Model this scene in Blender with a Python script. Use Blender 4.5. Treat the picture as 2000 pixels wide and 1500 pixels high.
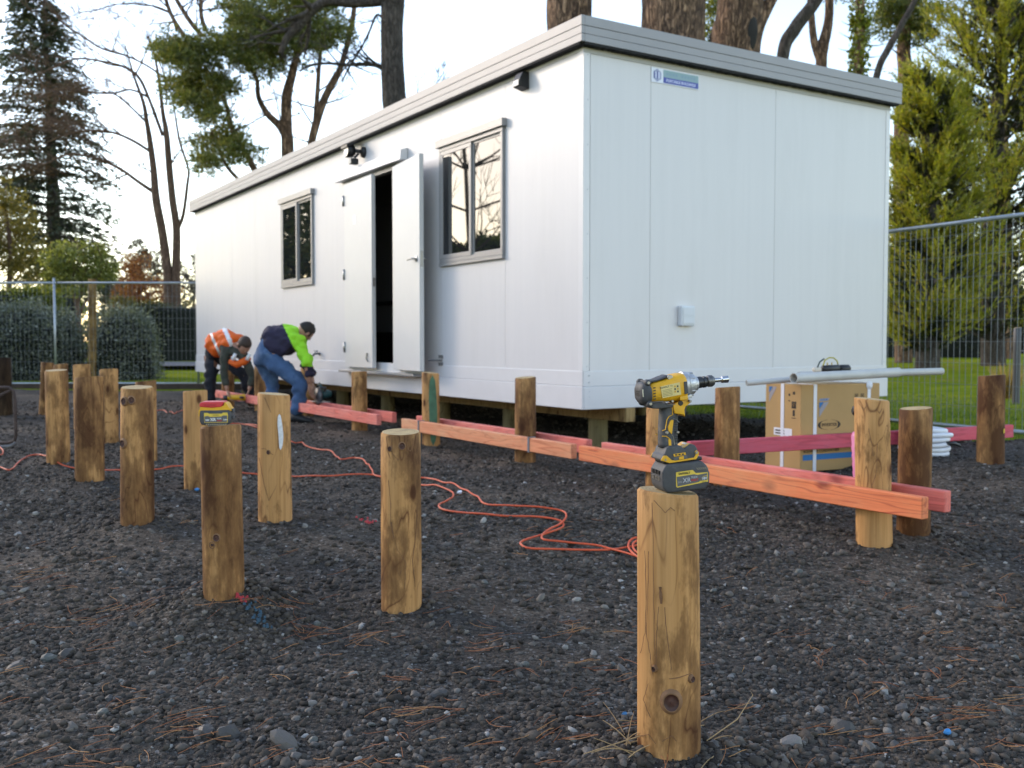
import bpy, bmesh, math, random
import numpy as np
from mathutils import Vector, Matrix
R = math.radians
random.seed(7)
rng = np.random.default_rng(11)
for o in list(bpy.data.objects):
    bpy.data.objects.remove(o)
S = bpy.context.scene
COL = S.collection

# ------------------------------------------------------------------ camera, sky, sun, exposure
F, HZ, CZ = 1930.0, 667.0, 0.95                  # focal length and horizon of a 2000x1500 frame, eye height
PITCH = math.atan((750 - HZ) / F)
cam = bpy.data.cameras.new('camera')
cam.sensor_width = 36.0
cam.lens = F / 2000 * 36
cam.clip_start, cam.clip_end = 0.05, 2000
cam.dof.use_dof = True
cam.dof.focus_distance = 2.38
cam.dof.aperture_fstop = 6.3
co = bpy.data.objects.new('camera', cam)
co.location = (0, 0, CZ)
co.rotation_euler = (math.pi / 2 - PITCH, 0, 0)
COL.objects.link(co)
S.camera = co

SUN_EL = 22.0
SUN_AZ = math.atan2(-0.87, 0.49)                 # towards the sun: left and a little away from the camera
world = bpy.data.worlds.new('World')
S.world = world
world.use_nodes = True
wn = world.node_tree
sky = wn.nodes.new('ShaderNodeTexSky')
sky.sky_type = 'NISHITA'
sky.sun_disc = False
sky.sun_elevation = R(SUN_EL)
sky.sun_rotation = SUN_AZ
sky.altitude = 0
sky.air_density = 1.0
sky.dust_density = 0.4
sky.ozone_density = 0.6
wn.links.new(sky.outputs[0], wn.nodes['Background'].inputs[0])
wn.nodes['Background'].inputs[1].default_value = 0.15
sl = bpy.data.lights.new('sun', 'SUN')
sl.energy = 0.55
sl.angle = R(10)
sl.color = (1.0, 0.90, 0.76)
so = bpy.data.objects.new('sun', sl)
sd = Vector((-math.sin(SUN_AZ) * math.cos(R(SUN_EL)), -math.cos(SUN_AZ) * math.cos(R(SUN_EL)), -math.sin(R(SUN_EL))))
so.rotation_euler = sd.to_track_quat('-Z', 'Y').to_euler()
so.location = (-30, 12, 20)
COL.objects.link(so)
S.view_settings.view_transform = 'Standard'
S.view_settings.look = 'None'
S.view_settings.gamma = 1.0
S.view_settings.use_curve_mapping = False
S.view_settings.exposure = 1.66
if hasattr(S.view_settings, 'use_white_balance'):      # the photograph's warmer white balance
    S.view_settings.use_white_balance = True
    S.view_settings.white_balance_temperature = 7150
    S.view_settings.white_balance_tint = 15
S.render.resolution_x, S.render.resolution_y = 1024, 768

# ------------------------------------------------------------------ helpers: photo geometry
cp, sp = math.cos(PITCH), math.sin(PITCH)
YAW = R(32.0)
U = np.array([-math.sin(YAW), math.cos(YAW)])    # along the long wall, away
V = np.array([math.cos(YAW), math.sin(YAW)])     # along the short wall, to the right

def ray(x, y):
    a, b = (x - 1000) / F, (750 - y) / F
    return np.array([a, cp + b * sp, -sp + b * cp])

def PX(x, y, D):                                 # the point seen at photo pixel x, y that stands D metres away
    r = ray(x, y)
    p = r * (D / r[1])
    return Vector((p[0], p[1], p[2] + CZ))

def uv(a, b, z=0.0):
    p = U * a + V * b
    return Vector((p[0], p[1], z))

def row(px, v):                                  # where the line v = const passes photo column px
    k = (px - 1000) / F / cp * 1.0
    # x = k*y*? (columns are vertical planes up to the small pitch)
    t = (v * V[0] - k * v * V[1]) / (k * U[1] - U[0])
    return U * t + V * v

def sstep(a, b, x):
    t = np.clip((x - a) / (b - a), 0, 1)
    return t * t * (3 - 2 * t)

def hash2(i, j, s=0):
    n = (i.astype(np.int64) * 374761393 + j.astype(np.int64) * 668265263 + s * 974711) & 0x7fffffff
    n = ((n ^ (n >> 13)) * 1274126177) & 0x7fffffff
    return ((n ^ (n >> 16)) & 0xffff) / 65535.0

def vnoise(x, y, s=0):
    x, y = np.asarray(x, float), np.asarray(y, float)
    i, j = np.floor(x).astype(int), np.floor(y).astype(int)
    fx, fy = x - i, y - j
    fx, fy = fx * fx * (3 - 2 * fx), fy * fy * (3 - 2 * fy)
    a, b = hash2(i, j, s), hash2(i + 1, j, s)
    c, d = hash2(i, j + 1, s), hash2(i + 1, j + 1, s)
    return (a * (1 - fx) + b * fx) * (1 - fy) + (c * (1 - fx) + d * fx) * fy - 0.5

MOUNDS = []                                      # soil heaped at the foot of some posts: x, y, radius, height

def gz(x, y):
    x, y = np.asarray(x, float), np.asarray(y, float)
    z = -0.03 + 0.12 * sstep(3.0, 5.2, y)
    z = z + 0.07 * sstep(1.9, 3.0, x) * sstep(4.6, 5.8, y) * (1 - sstep(6.8, 7.8, y))
    z = z + 0.05 * vnoise(x * 1.1, y * 1.1, 1) + 0.035 * vnoise(x * 2.7, y * 2.7, 2) + 0.018 * vnoise(x * 7, y * 7, 3)
    for mx, my, mr, mh in MOUNDS:
        z = z + mh * np.exp(-((x - mx) ** 2 + (y - my) ** 2) / (mr * mr))
    return z

def G(x, y):                                     # the ground point seen at photo pixel x, y
    r = ray(x, y)
    D = 5.0
    for _ in range(30):
        p = r * (D / r[1])
        g = float(gz(p[0], p[1])) - CZ
        D = 0.5 * D + 0.5 * max(1.5, min(60, g / (r[2] / r[1])))
    p = r * (D / r[1])
    return Vector((p[0], p[1], float(gz(p[0], p[1]))))

def sdist(x, y):                                 # distance to the right fence line, negative inside the site
    return 0.897 * x + 0.442 * y - 8.07

# ------------------------------------------------------------------ helpers: objects
def setp(o, label=None, cat=None, group=None, kind=None):
    if label: o['label'] = label
    if cat: o['category'] = cat
    if group: o['group'] = group
    if kind: o['kind'] = kind
    return o

def thing(name, label, cat, loc=(0, 0, 0), rot=(0, 0, 0), group=None):
    o = bpy.data.objects.new(name, None)
    o.empty_display_size = 0.1
    COL.objects.link(o)
    o.location, o.rotation_euler = loc, rot
    return setp(o, label, cat, group)

def link(name, me, mats, parent=None, loc=(0, 0, 0), rot=(0, 0, 0), smooth=False):
    if not isinstance(mats, (list, tuple)): mats = [mats]
    if not me.materials:
        for m in mats: me.materials.append(m)
    o = bpy.data.objects.new(name, me)
    COL.objects.link(o)
    o.location, o.rotation_euler = loc, rot
    if parent: o.parent = parent
    if smooth: me.polygons.foreach_set('use_smooth', [True] * len(me.polygons))
    return o

class MB:                                        # collects vertices and faces, then links ONE mesh object
    def __init__(s): s.v, s.f, s.m = [], [], []
    def add(s, vs, fs, mi=0):
        b = len(s.v)
        s.v += [tuple(p) for p in vs]
        s.f += [tuple(b + i for i in f) for f in fs]
        s.m += [mi] * len(fs)
    def box(s, a, b, mi=0):
        x0, y0, z0 = a; x1, y1, z1 = b
        s.add([(x0, y0, z0), (x1, y0, z0), (x1, y1, z0), (x0, y1, z0), (x0, y0, z1), (x1, y0, z1), (x1, y1, z1), (x0, y1, z1)],
              [(3, 2, 1, 0), (4, 5, 6, 7), (0, 1, 5, 4), (1, 2, 6, 5), (2, 3, 7, 6), (3, 0, 4, 7)], mi)
        return s
    def tube(s, pts, rad, n=8, caps=True, mi=0):
        pts = [Vector(p) for p in pts]
        if not isinstance(rad, (list, tuple, np.ndarray)): rad = [rad] * len(pts)
        rings, ref = [], None
        for i, p in enumerate(pts):
            t = (pts[min(i + 1, len(pts) - 1)] - pts[max(i - 1, 0)])
            t = t.normalized() if t.length > 1e-9 else Vector((0, 0, 1))
            if ref is None: ref = t.orthogonal().normalized()
            a = (ref - t * ref.dot(t))
            a = a.normalized() if a.length > 1e-6 else t.orthogonal().normalized()
            ref = a
            b = t.cross(a)
            rings.append([p + (a * math.cos(2 * math.pi * k / n) + b * math.sin(2 * math.pi * k / n)) * rad[i] for k in range(n)])
        return s.loft(rings, caps, mi)
    def loft(s, rings, caps=True, mi=0):
        n = len(rings[0])
        vs = [p for r in rings for p in r]
        fs = [(i * n + k, i * n + (k + 1) % n, (i + 1) * n + (k + 1) % n, (i + 1) * n + k) for i in range(len(rings) - 1) for k in range(n)]
        if caps:
            fs += [tuple(reversed(range(n))), tuple((len(rings) - 1) * n + k for k in range(n))]
        s.add(vs, fs, mi)
        return s
    def lathe(s, prof, n=24, axis='x', c=(0, 0, 0), caps=True, mi=0):
        rings = []
        for a, r in prof:
            ring = []
            for k in range(n):
                q = 2 * math.pi * k / n
                u_, v_ = r * math.cos(q), r * math.sin(q)
                p = {'x': (a, u_, v_), 'y': (v_, a, u_), 'z': (u_, v_, a)}[axis]
                ring.append((p[0] + c[0], p[1] + c[1], p[2] + c[2]))
            rings.append(ring)
        return s.loft(rings, caps, mi)
    def mesh(s, name):
        me = bpy.data.meshes.new(name)
        me.from_pydata(s.v, [], s.f)
        if any(s.m): me.polygons.foreach_set('material_index', s.m)
        me.update()
        return me
    def build(s, name, mats, parent=None, loc=(0, 0, 0), rot=(0, 0, 0), smooth=False, bevel=0, seg=2, auto=None):
        me = s.mesh(name)
        if bevel: bevel_mesh(me, bevel, seg)
        o = link(name, me, mats, parent, loc, rot, smooth)
        if auto is not None: sharp(me, auto)
        return o

def bevel_mesh(me, w, seg=2, ang=25):
    bm = bmesh.new(); bm.from_mesh(me)
    bmesh.ops.recalc_face_normals(bm, faces=bm.faces)
    ed = [e for e in bm.edges if len(e.link_faces) == 2 and e.calc_face_angle(0) > R(ang)]
    bmesh.ops.bevel(bm, geom=ed, offset=w, segments=seg, profile=0.6, affect='EDGES', clamp_overlap=True)
    bm.to_mesh(me); bm.free()

def sharp(me, ang=35):
    me.polygons.foreach_set('use_smooth', [True] * len(me.polygons))
    bm = bmesh.new(); bm.from_mesh(me)
    for e in bm.edges:
        if len(e.link_faces) == 2 and e.calc_face_angle(0) > R(ang): e.smooth = False
    bm.to_mesh(me); bm.free()

def prism(pts, y0, y1, mi=0):                    # an outline in x, z pushed from y0 to y1
    m = MB(); n = len(pts)
    area = sum(pts[i][0] * pts[(i + 1) % n][1] - pts[(i + 1) % n][0] * pts[i][1] for i in range(n))
    if area < 0: pts = pts[::-1]
    vs = [(x, y0, z) for x, z in pts] + [(x, y1, z) for x, z in pts]
    fs = [tuple(range(n)), tuple(reversed(range(n, 2 * n)))] + [((k + 1) % n, k, n + k, n + (k + 1) % n) for k in range(n)]
    m.add(vs, fs, mi)
    return m

def box_obj(name, a, b, mat, parent=None, bevel=0, seg=1):
    return MB().box(a, b).build(name, mat, parent, bevel=bevel, seg=seg)

def text_mesh(body, size, extrude=0.0004, align='CENTER', bold=0.0, sx=1.0):
    cu = bpy.data.curves.new('lettering', 'FONT')
    cu.body, cu.size, cu.extrude, cu.align_x, cu.align_y, cu.offset = body, size, extrude, align, 'CENTER', bold
    cu.resolution_u = 3
    ob = bpy.data.objects.new('lettering', cu); COL.objects.link(ob)
    dg = bpy.context.evaluated_depsgraph_get()
    me = bpy.data.meshes.new_from_object(ob.evaluated_get(dg))
    bpy.data.objects.remove(ob); bpy.data.curves.remove(cu)
    if sx != 1.0:
        for v in me.vertices: v.co.x *= sx
    me.materials.clear()
    return me

def lettering(body, size, mat, parent, loc, rot, extrude=0.0004, align='CENTER', bold=0.0, sx=1.0):
    return link('lettering', text_mesh(body, size, extrude, align, bold, sx), mat, parent, loc, rot)

def np_mesh(name, verts, faces):                 # verts (n,3), faces (m,k) numpy, fast
    me = bpy.data.meshes.new(name)
    k = faces.shape[1]
    me.vertices.add(len(verts)); me.vertices.foreach_set('co', np.ascontiguousarray(verts, dtype=np.float32).ravel())
    me.loops.add(faces.size); me.loops.foreach_set('vertex_index', np.ascontiguousarray(faces, dtype=np.int32).ravel())
    me.polygons.add(len(faces)); me.polygons.foreach_set('loop_start', np.arange(0, faces.size, k, dtype=np.int32))
    me.update(calc_edges=True)
    return me

def unit(v):
    return v / np.maximum(np.linalg.norm(v, axis=-1, keepdims=True), 1e-9)

def leaves(cent, direc, length, width, tri=False, cross=None):
    """flat leaf faces at cent (n,3), pointing along direc (n,3); returns verts, faces"""
    n = len(cent)
    d = unit(direc)
    if cross is None: cross = rng.normal(size=(n, 3))
    w = unit(np.cross(d, cross))
    L = (np.asarray(length) * np.ones(n))[:, None]; W = (np.asarray(width) * np.ones(n))[:, None]
    if tri:
        vs = np.stack([cent - w * W * .5, cent + w * W * .5, cent + d * L], 1)
        return vs.reshape(-1, 3), np.arange(n * 3).reshape(n, 3)
    vs = np.stack([cent, cent + d * L * .45 + w * W * .5, cent + d * L, cent + d * L * .45 - w * W * .5], 1)
    return vs.reshape(-1, 3), np.arange(n * 4).reshape(n, 4)

# ------------------------------------------------------------------ materials
def nodes_of(m):
    m.use_nodes = True
    nt = m.node_tree
    return nt, nt.nodes, nt.links, nt.nodes['Principled BSDF']

def rgba(c): return (c[0], c[1], c[2], 1)

def mapping(nt, scale, coord='Object', rand=False):
    tc = nt.nodes.new('ShaderNodeTexCoord')
    mp = nt.nodes.new('ShaderNodeMapping')
    mp.inputs['Scale'].default_value = scale if isinstance(scale, (list, tuple)) else (scale,) * 3
    nt.links.new(tc.outputs[coord], mp.inputs['Vector'])
    if rand:
        oi = nt.nodes.new('ShaderNodeObjectInfo')
        mu = nt.nodes.new('ShaderNodeMath'); mu.operation = 'MULTIPLY'; mu.inputs[1].default_value = 37.0
        nt.links.new(oi.outputs['Random'], mu.inputs[0])
        nt.links.new(mu.outputs[0], mp.inputs['Location'])
    return mp.outputs[0]

def noise(nt, vec, scale, detail=4, rough=.55, dist=0.0):
    n = nt.nodes.new('ShaderNodeTexNoise')
    n.inputs['Scale'].default_value, n.inputs['Detail'].default_value = scale, detail
    n.inputs['Roughness'].default_value, n.inputs['Distortion'].default_value = rough, dist
    nt.links.new(vec, n.inputs['Vector'])
    return n.outputs['Fac']

def ramp(nt, fac, stops, interp='LINEAR'):
    r = nt.nodes.new('ShaderNodeValToRGB')
    r.color_ramp.interpolation = interp
    el = r.color_ramp.elements
    while len(el) > 1: el.remove(el[-1])
    el[0].position, el[0].color = stops[0][0], rgba(stops[0][1])
    for p, c in stops[1:]:
        e = el.new(p); e.color = rgba(c)
    nt.links.new(fac, r.inputs[0])
    return r.outputs[0]

def mix(nt, fac, a, b, mode='MIX'):
    m = nt.nodes.new('ShaderNodeMixRGB'); m.blend_type = mode
    for sock, val in ((m.inputs[0], fac), (m.inputs[1], a), (m.inputs[2], b)):
        if hasattr(val, 'is_output'): nt.links.new(val, sock)
        elif isinstance(val, (int, float)): sock.default_value = val
        else: sock.default_value = rgba(val)
    return m.outputs[0]

def bump(nt, h, strength, dist=0.01, normal=None):
    b = nt.nodes.new('ShaderNodeBump')
    b.inputs['Strength'].default_value, b.inputs['Distance'].default_value = strength, dist
    nt.links.new(h, b.inputs['Height'])
    if normal: nt.links.new(normal, b.inputs['Normal'])
    return b.outputs[0]

MATS = {}
def mat(name, col, rough=.6, metal=0.0, var=.0, vscale=6.0, bmp=0.0, bscale=60.0, spec=.5, stretch=(1, 1, 1), dirt=None, ior=None):
    if name in MATS: return MATS[name]
    m = bpy.data.materials.new(name); MATS[name] = m
    nt, N, L, b = nodes_of(m)
    b.inputs['Base Color'].default_value = rgba(col)
    b.inputs['Roughness'].default_value, b.inputs['Metallic'].default_value = rough, metal
    b.inputs['Specular IOR Level'].default_value = spec
    if ior: b.inputs['IOR'].default_value = ior
    c = None
    if var:
        v = mapping(nt, stretch, rand=True)
        fac = noise(nt, v, vscale, 5)
        c = ramp(nt, fac, [(.25, [x * (1 - var) for x in col]), (.75, [min(1, x * (1 + var)) for x in col])])
    if dirt:
        v = mapping(nt, stretch, rand=True)
        f2 = ramp(nt, noise(nt, v, dirt[1], 6, .65), [(dirt[2], (0, 0, 0)), (dirt[2] + .18, (1, 1, 1))])
        c = mix(nt, f2, c if c else col, dirt[0])
    if c: L.new(c, b.inputs['Base Color'])
    if bmp:
        v = mapping(nt, stretch)
        L.new(bump(nt, noise(nt, v, bscale, 4), bmp, .004), b.inputs['Normal'])
    return m

def leaf_mat(name, stops, trans=.35, rough=.6):
    if name in MATS: return MATS[name]
    m = bpy.data.materials.new(name); MATS[name] = m
    nt, N, L, b = nodes_of(m)
    g = N.new('ShaderNodeNewGeometry')
    c = ramp(nt, g.outputs['Random Per Island'], stops)
    d = N.new('ShaderNodeBsdfDiffuse'); t = N.new('ShaderNodeBsdfTranslucent'); gl = N.new('ShaderNodeBsdfGlossy')
    gl.inputs['Roughness'].default_value = .45
    L.new(c, d.inputs[0])
    tc = mix(nt, 1.0, c, (1.0, .95, .45), 'MULTIPLY')
    tc2 = mix(nt, 1.0, tc, (1.5, 1.5, 1.5), 'MULTIPLY')
    L.new(tc2, t.inputs[0])
    ms = N.new('ShaderNodeMixShader'); ms.inputs[0].default_value = trans
    L.new(d.outputs[0], ms.inputs[1]); L.new(t.outputs[0], ms.inputs[2])
    m2 = N.new('ShaderNodeMixShader'); m2.inputs[0].default_value = .06
    L.new(ms.outputs[0], m2.inputs[1]); L.new(gl.outputs[0], m2.inputs[2])
    L.new(m2.outputs[0], N['Material Output'].inputs['Surface'])
    return m

def bark_mat(name, stops, scale=(5, 5, 1.4), bstr=1.0, moss=None):
    if name in MATS: return MATS[name]
    m = bpy.data.materials.new(name); MATS[name] = m
    nt, N, L, b = nodes_of(m)
    v = mapping(nt, scale, rand=True)
    n1 = noise(nt, v, 1.3, 8, .7, 1.2)
    n2 = noise(nt, mapping(nt, (scale[0] * 2.6, scale[1] * 2.6, scale[2] * 1.6), rand=True), 1.0, 6, .65, .8)
    rg_ = N.new('ShaderNodeMath'); rg_.operation = 'SUBTRACT'; rg_.inputs[1].default_value = .5; L.new(n2, rg_.inputs[0])
    ab = N.new('ShaderNodeMath'); ab.operation = 'ABSOLUTE'; L.new(rg_.outputs[0], ab.inputs[0])
    cr = ramp(nt, ab.outputs[0], [(0, (0, 0, 0)), (.035, (.55, .55, .55)), (.10, (1, 1, 1))])
    c = ramp(nt, n1, stops)
    c = mix(nt, cr, mix(nt, 1.0, c, (.38, .32, .30), 'MULTIPLY'), c)
    if moss:
        fm = ramp(nt, noise(nt, mapping(nt, 1.0, rand=True), 2.2, 5), [(.48, (0, 0, 0)), (.62, (1, 1, 1))])
        c = mix(nt, fm, c, moss)
    L.new(c, b.inputs['Base Color'])
    b.inputs['Roughness'].default_value = .9
    h = mix(nt, .5, cr, n1)
    L.new(bump(nt, h, bstr, .05), b.inputs['Normal'])
    return m

def wood_mat(name, light, dark, stain_amt=.5, ring=None, scale=1.0, red=None):
    """round treated timber: grain along z, cathedral rings, knots and brown stains; 'stain' property per object"""
    if name in MATS: return MATS[name]
    m = bpy.data.materials.new(name); MATS[name] = m
    nt, N, L, b = nodes_of(m)
    fine = noise(nt, mapping(nt, (90 * scale, 90 * scale, 2.2 * scale), rand=True), 1.0, 5, .6)
    wide = noise(nt, mapping(nt, (9 * scale, 9 * scale, 1.1 * scale), rand=True), 1.0, 4, .55, .6)
    c = ramp(nt, wide, [(.28, [x * .80 for x in light]), (.5, light), (.72, [min(1, x * 1.14) for x in light])])
    c = mix(nt, ramp(nt, fine, [(.35, (1, 1, 1)), (.62, (0, 0, 0))]), c, mix(nt, 1.0, c, (.78, .74, .68), 'MULTIPLY'))
    # growth-ring outlines: thin dark lines where a slowly varying field crosses levels
    fld = noise(nt, mapping(nt, (5.5 * scale, 5.5 * scale, 1.5 * scale), rand=True), 1.0, 2, .5, .5)
    mu = N.new('ShaderNodeMath'); mu.operation = 'MULTIPLY'; mu.inputs[1].default_value = 9.0; L.new(fld, mu.inputs[0])
    fr = N.new('ShaderNodeMath'); fr.operation = 'FRACT'; L.new(mu.outputs[0], fr.inputs[0])
    line = ramp(nt, fr.outputs[0], [(0, (1, 1, 1)), (.05, (.35, .35, .35)), (.11, (0, 0, 0)), (.93, (0, 0, 0)), (1, (.8, .8, .8))])
    brk = ramp(nt, noise(nt, mapping(nt, 4.0, rand=True), 1.0, 3), [(.42, (0, 0, 0)), (.58, (1, 1, 1))])
    line = mix(nt, 1.0, line, brk, 'MULTIPLY')
    c = mix(nt, line, c, dark)
    # knots
    vo = N.new('ShaderNodeTexVoronoi'); vo.inputs['Scale'].default_value = 1.0
    L.new(mapping(nt, (8.5 * scale, 8.5 * scale, 4.2 * scale), rand=True), vo.inputs['Vector'])
    kn = ramp(nt, vo.outputs['Distance'], [(0, (1, 1, 1)), (.10, (.85, .85, .85)), (.155, (0, 0, 0))])
    halo = ramp(nt, vo.outputs['Distance'], [(.10, (1, 1, 1)), (.34, (0, 0, 0))])
    c = mix(nt, mix(nt, 1.0, halo, (.35, .35, .35), 'MULTIPLY'), c, [x * .8 for x in dark])
    c = mix(nt, kn, c, (dark[0] * .45, dark[1] * .36, dark[2] * .33))
    # weather stains
    at = N.new('ShaderNodeAttribute'); at.attribute_type = 'OBJECT'; at.attribute_name = 'stain'
    sn = noise(nt, mapping(nt, (7 * scale, 7 * scale, 2.6 * scale), rand=True), 1.0, 6, .68)
    ad = N.new('ShaderNodeMath'); ad.operation = 'MULTIPLY_ADD'; ad.inputs[1].default_value = .36
    L.new(at.outputs['Fac'], ad.inputs[0]); L.new(sn, ad.inputs[2])
    st = ramp(nt, ad.outputs[0], [(.545, (0, 0, 0)), (.61, (.5, .5, .5)), (.76, (.92, .92, .92))])
    c = mix(nt, st, c, (dark[0] * .42, dark[1] * .42, dark[2] * .45))
    L.new(c, b.inputs['Base Color'])
    b.inputs['Roughness'].default_value = .72
    b.inputs['Specular IOR Level'].default_value = .15
    hm = mix(nt, .5, fine, mix(nt, 1.0, line, (-1, -1, -1), 'MULTIPLY'))
    L.new(bump(nt, hm, .35, .003), b.inputs['Normal'])
    return m

POSTW = wood_mat('post_wood', (.54, .285, .112), (.15, .056, .023))
ENDG = bpy.data.materials.new('end_grain')
def _endgrain():
    nt, N, L, b = nodes_of(ENDG)
    v = mapping(nt, 1.0)
    w = N.new('ShaderNodeTexWave'); w.wave_type = 'RINGS'; w.rings_direction = 'Z'
    w.inputs['Scale'].default_value = 38; w.inputs['Distortion'].default_value = 1.6; w.inputs['Detail'].default_value = 2
    L.new(v, w.inputs['Vector'])
    c = ramp(nt, w.outputs['Fac'], [(0, (.40, .27, .12)), (1, (.55, .40, .20))])
    c = mix(nt, ramp(nt, noise(nt, v, 22, 5), [(.45, (0, 0, 0)), (.7, (.7, .7, .7))]), c, (.25, .15, .07))
    L.new(c, b.inputs['Base Color']); b.inputs['Roughness'].default_value = .85
    L.new(bump(nt, noise(nt, v, 160, 3), .4, .002), b.inputs['Normal'])
_endgrain()
TIMBER = wood_mat('treated_timber', (.40, .27, .12), (.16, .085, .04), scale=1.4)

def red_mat(name, light, dark):
    if name in MATS: return MATS[name]
    m = bpy.data.materials.new(name); MATS[name] = m
    nt, N, L, b = nodes_of(m)
    fine = noise(nt, mapping(nt, (70, 2.5, 70), rand=True), 1.0, 5, .6)
    fld = noise(nt, mapping(nt, (9, 1.3, 12), rand=True), 1.0, 2, .5, .3)
    mu = N.new('ShaderNodeMath'); mu.operation = 'MULTIPLY'; mu.inputs[1].default_value = 7.0; L.new(fld, mu.inputs[0])
    fr = N.new('ShaderNodeMath'); fr.operation = 'FRACT'; L.new(mu.outputs[0], fr.inputs[0])
    c = ramp(nt, fr.outputs[0], [(0, dark), (.12, light), (.8, [min(1, x * 1.1) for x in light]), (1, dark)])
    c = mix(nt, .85, light, c)
    c = mix(nt, ramp(nt, fine, [(.35, (.6, .6, .6)), (.6, (0, 0, 0))]), c, [x * .75 for x in light])
    vo = N.new('ShaderNodeTexVoronoi'); L.new(mapping(nt, (7, 4.2, 7), rand=True), vo.inputs['Vector']); vo.inputs['Scale'].default_value = 1
    c = mix(nt, ramp(nt, vo.outputs['Distance'], [(.0, (1, 1, 1)), (.1, (.8, .8, .8)), (.26, (0, 0, 0))]), c, [x * .55 for x in dark])
    c = mix(nt, ramp(nt, noise(nt, mapping(nt, (6, 2.2, 6), rand=True), 1.0, 6, .7), [(.42, (0, 0, 0)), (.66, (.55, .55, .55))]), c, [min(1, light[0] * .95), light[1] * 1.5 + .02, light[2] * 1.7 + .02])
    L.new(c, b.inputs['Base Color']); b.inputs['Roughness'].default_value = .62
    L.new(bump(nt, fine, .25, .002), b.inputs['Normal'])
    return m
RED_OR = red_mat('red_timber_orange', (.75, .19, .068), (.38, .04, .02))
RED_PK = red_mat('red_timber_pink', (.75, .16, .12), (.50, .07, .06))
RED_PALE = red_mat('red_timber_pale', (.70, .25, .12), (.50, .12, .05))
RED_DEEP = red_mat('red_timber_crimson', (.62, .068, .10), (.42, .035, .055))
STEEL = mat('galvanised_steel', (.42, .45, .48), .42, .75, var=.15, vscale=12)
BLACKP = mat('black_plastic', (.012, .012, .013), .45, var=.3, vscale=30)
WHITEP = mat('white_plastic', (.75, .76, .78), .45)

# ------------------------------------------------------------------ post positions (needed by the soil heaps)
# name, photo column, row line v, top y in the photo, width in the photo, stain, heap
RA, RB, RC = 3.72, 1.52, 0.95
POSTS = [
 ('A1', 1713, RA, 779, 68, .05, 0), ('A2', 1290, RA, 792, 55, .15, 0), ('A3', 1026, RA, 737, 42, .55, .03), ('A4', 842, RA, 728, 35, .1, 0), ('A5', 702, RA, 726, 31, .1, 0),
 ('A6', 600, 4.05, 714, 26, .3, 0), ('A7', 510, RA, 714, 26, .25, 0), ('A8', 445, RA, 712, 24, .25, 0),
 ('B1', 1312, RB, 958, 124, .12, .02), ('B2', 782, RB, 843, 80, .25, .02), ('B3', 535, RB, 769, 65, .05, .02), ('B4', 381, RB, 763, 47, .15, 0), ('B5', 284, RB, 744, 40, .15, 0),
 ('B6', 212, RB, 721, 35, .15, 0), ('B7', 160, RB, 712, 32, .2, 0), ('B8', 119, RB, 711, 27, .3, 0), ('B9', 88, RB, 708, 25, .35, 0),
 ('C1', 432, RC, 831, 80, .56, .15), ('C2', 264, RC, 756, 63, .34, .04), ('C3', 172, RC, 736, 55, .46, .05), ('C4', 111, RC, 723, 43, .35, .03),
 ('E1', 1789, 3.98, 797, 64, .58, .03), ('E2', 1420, 4.16, 756, 50, .45, 0), ('E3', 1937, 5.58, 733, 51, .55, .06)]
PPOS = {}
for n, px, v, ty, w, st, mh in POSTS:
    p = row(px, v)
    PPOS[n] = p
    if mh: MOUNDS.append((p[0] + .02, p[1] + .05, .26, mh))
MOUNDS.append((G(60, 1030)[0], G(60, 1030)[1], .35, -.05))
MOUNDS.append((3.7, 7.0, .9, .10)); MOUNDS.append((2.6, 6.9, .6, .05))

# ------------------------------------------------------------------ the setting: ground, gravel, path
def ground_mats():
    m = bpy.data.materials.new('gravel_soil'); nt, N, L, b = nodes_of(m)
    v = mapping(nt, 1.0)
    vo = N.new('ShaderNodeTexVoronoi'); vo.inputs['Scale'].default_value = 85; L.new(v, vo.inputs['Vector'])
    vo2 = N.new('ShaderNodeTexVoronoi'); vo2.inputs['Scale'].default_value = 240; L.new(v, vo2.inputs['Vector'])
    sep = N.new('ShaderNodeSeparateColor'); L.new(vo.outputs['Color'], sep.inputs[0])
    c = ramp(nt, sep.outputs[0], [(0, (.039, .033, .028)), (.5, (.070, .060, .050)), (.85, (.100, .083, .068)), (.97, (.13, .12, .105)), (1, (.22, .20, .19))])
    c2 = ramp(nt, noise(nt, v, .9, 5, .6), [(.35, (.72, .74, .78)), (.5, (1, 1, 1)), (.66, (1.75, 1.6, 1.45))])
    c = mix(nt, 1.0, c, c2, 'MULTIPLY')
    L.new(c, b.inputs['Base Color']); b.inputs['Roughness'].default_value = .85
    b.inputs['Specular IOR Level'].default_value = .08
    h = mix(nt, .35, vo.outputs['Distance'], vo2.outputs['Distance'])
    hn = mix(nt, .5, h, noise(nt, v, 30, 5))
    L.new(bump(nt, hn, .9, .02), b.inputs['Normal'])
    g = bpy.data.materials.new('lawn_grass'); nt, N, L, b = nodes_of(g)
    v = mapping(nt, 1.0)
    c = ramp(nt, noise(nt, v, 2.0, 7, .7), [(.3, (.11, .16, .010)), (.5, (.19, .235, .014)), (.7, (.30, .30, .026))])
    brown_patch = ramp(nt, noise(nt, mapping(nt, (1, .55, 1)), .35, 5, .6), [(.60, (0, 0, 0)), (.70, (.75, .75, .75))])  # mask for brown patches scattered through the grass by noise
    c = mix(nt, brown_patch, c, (.24, .15, .055))
    L.new(c, b.inputs['Base Color']); b.inputs['Roughness'].default_value = 1.0; b.inputs['Specular IOR Level'].default_value = .02
    L.new(bump(nt, noise(nt, v, 70, 4), .8, .04), b.inputs['Normal'])
    return m, g
GRAVEL, LAWN = ground_mats()

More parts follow.
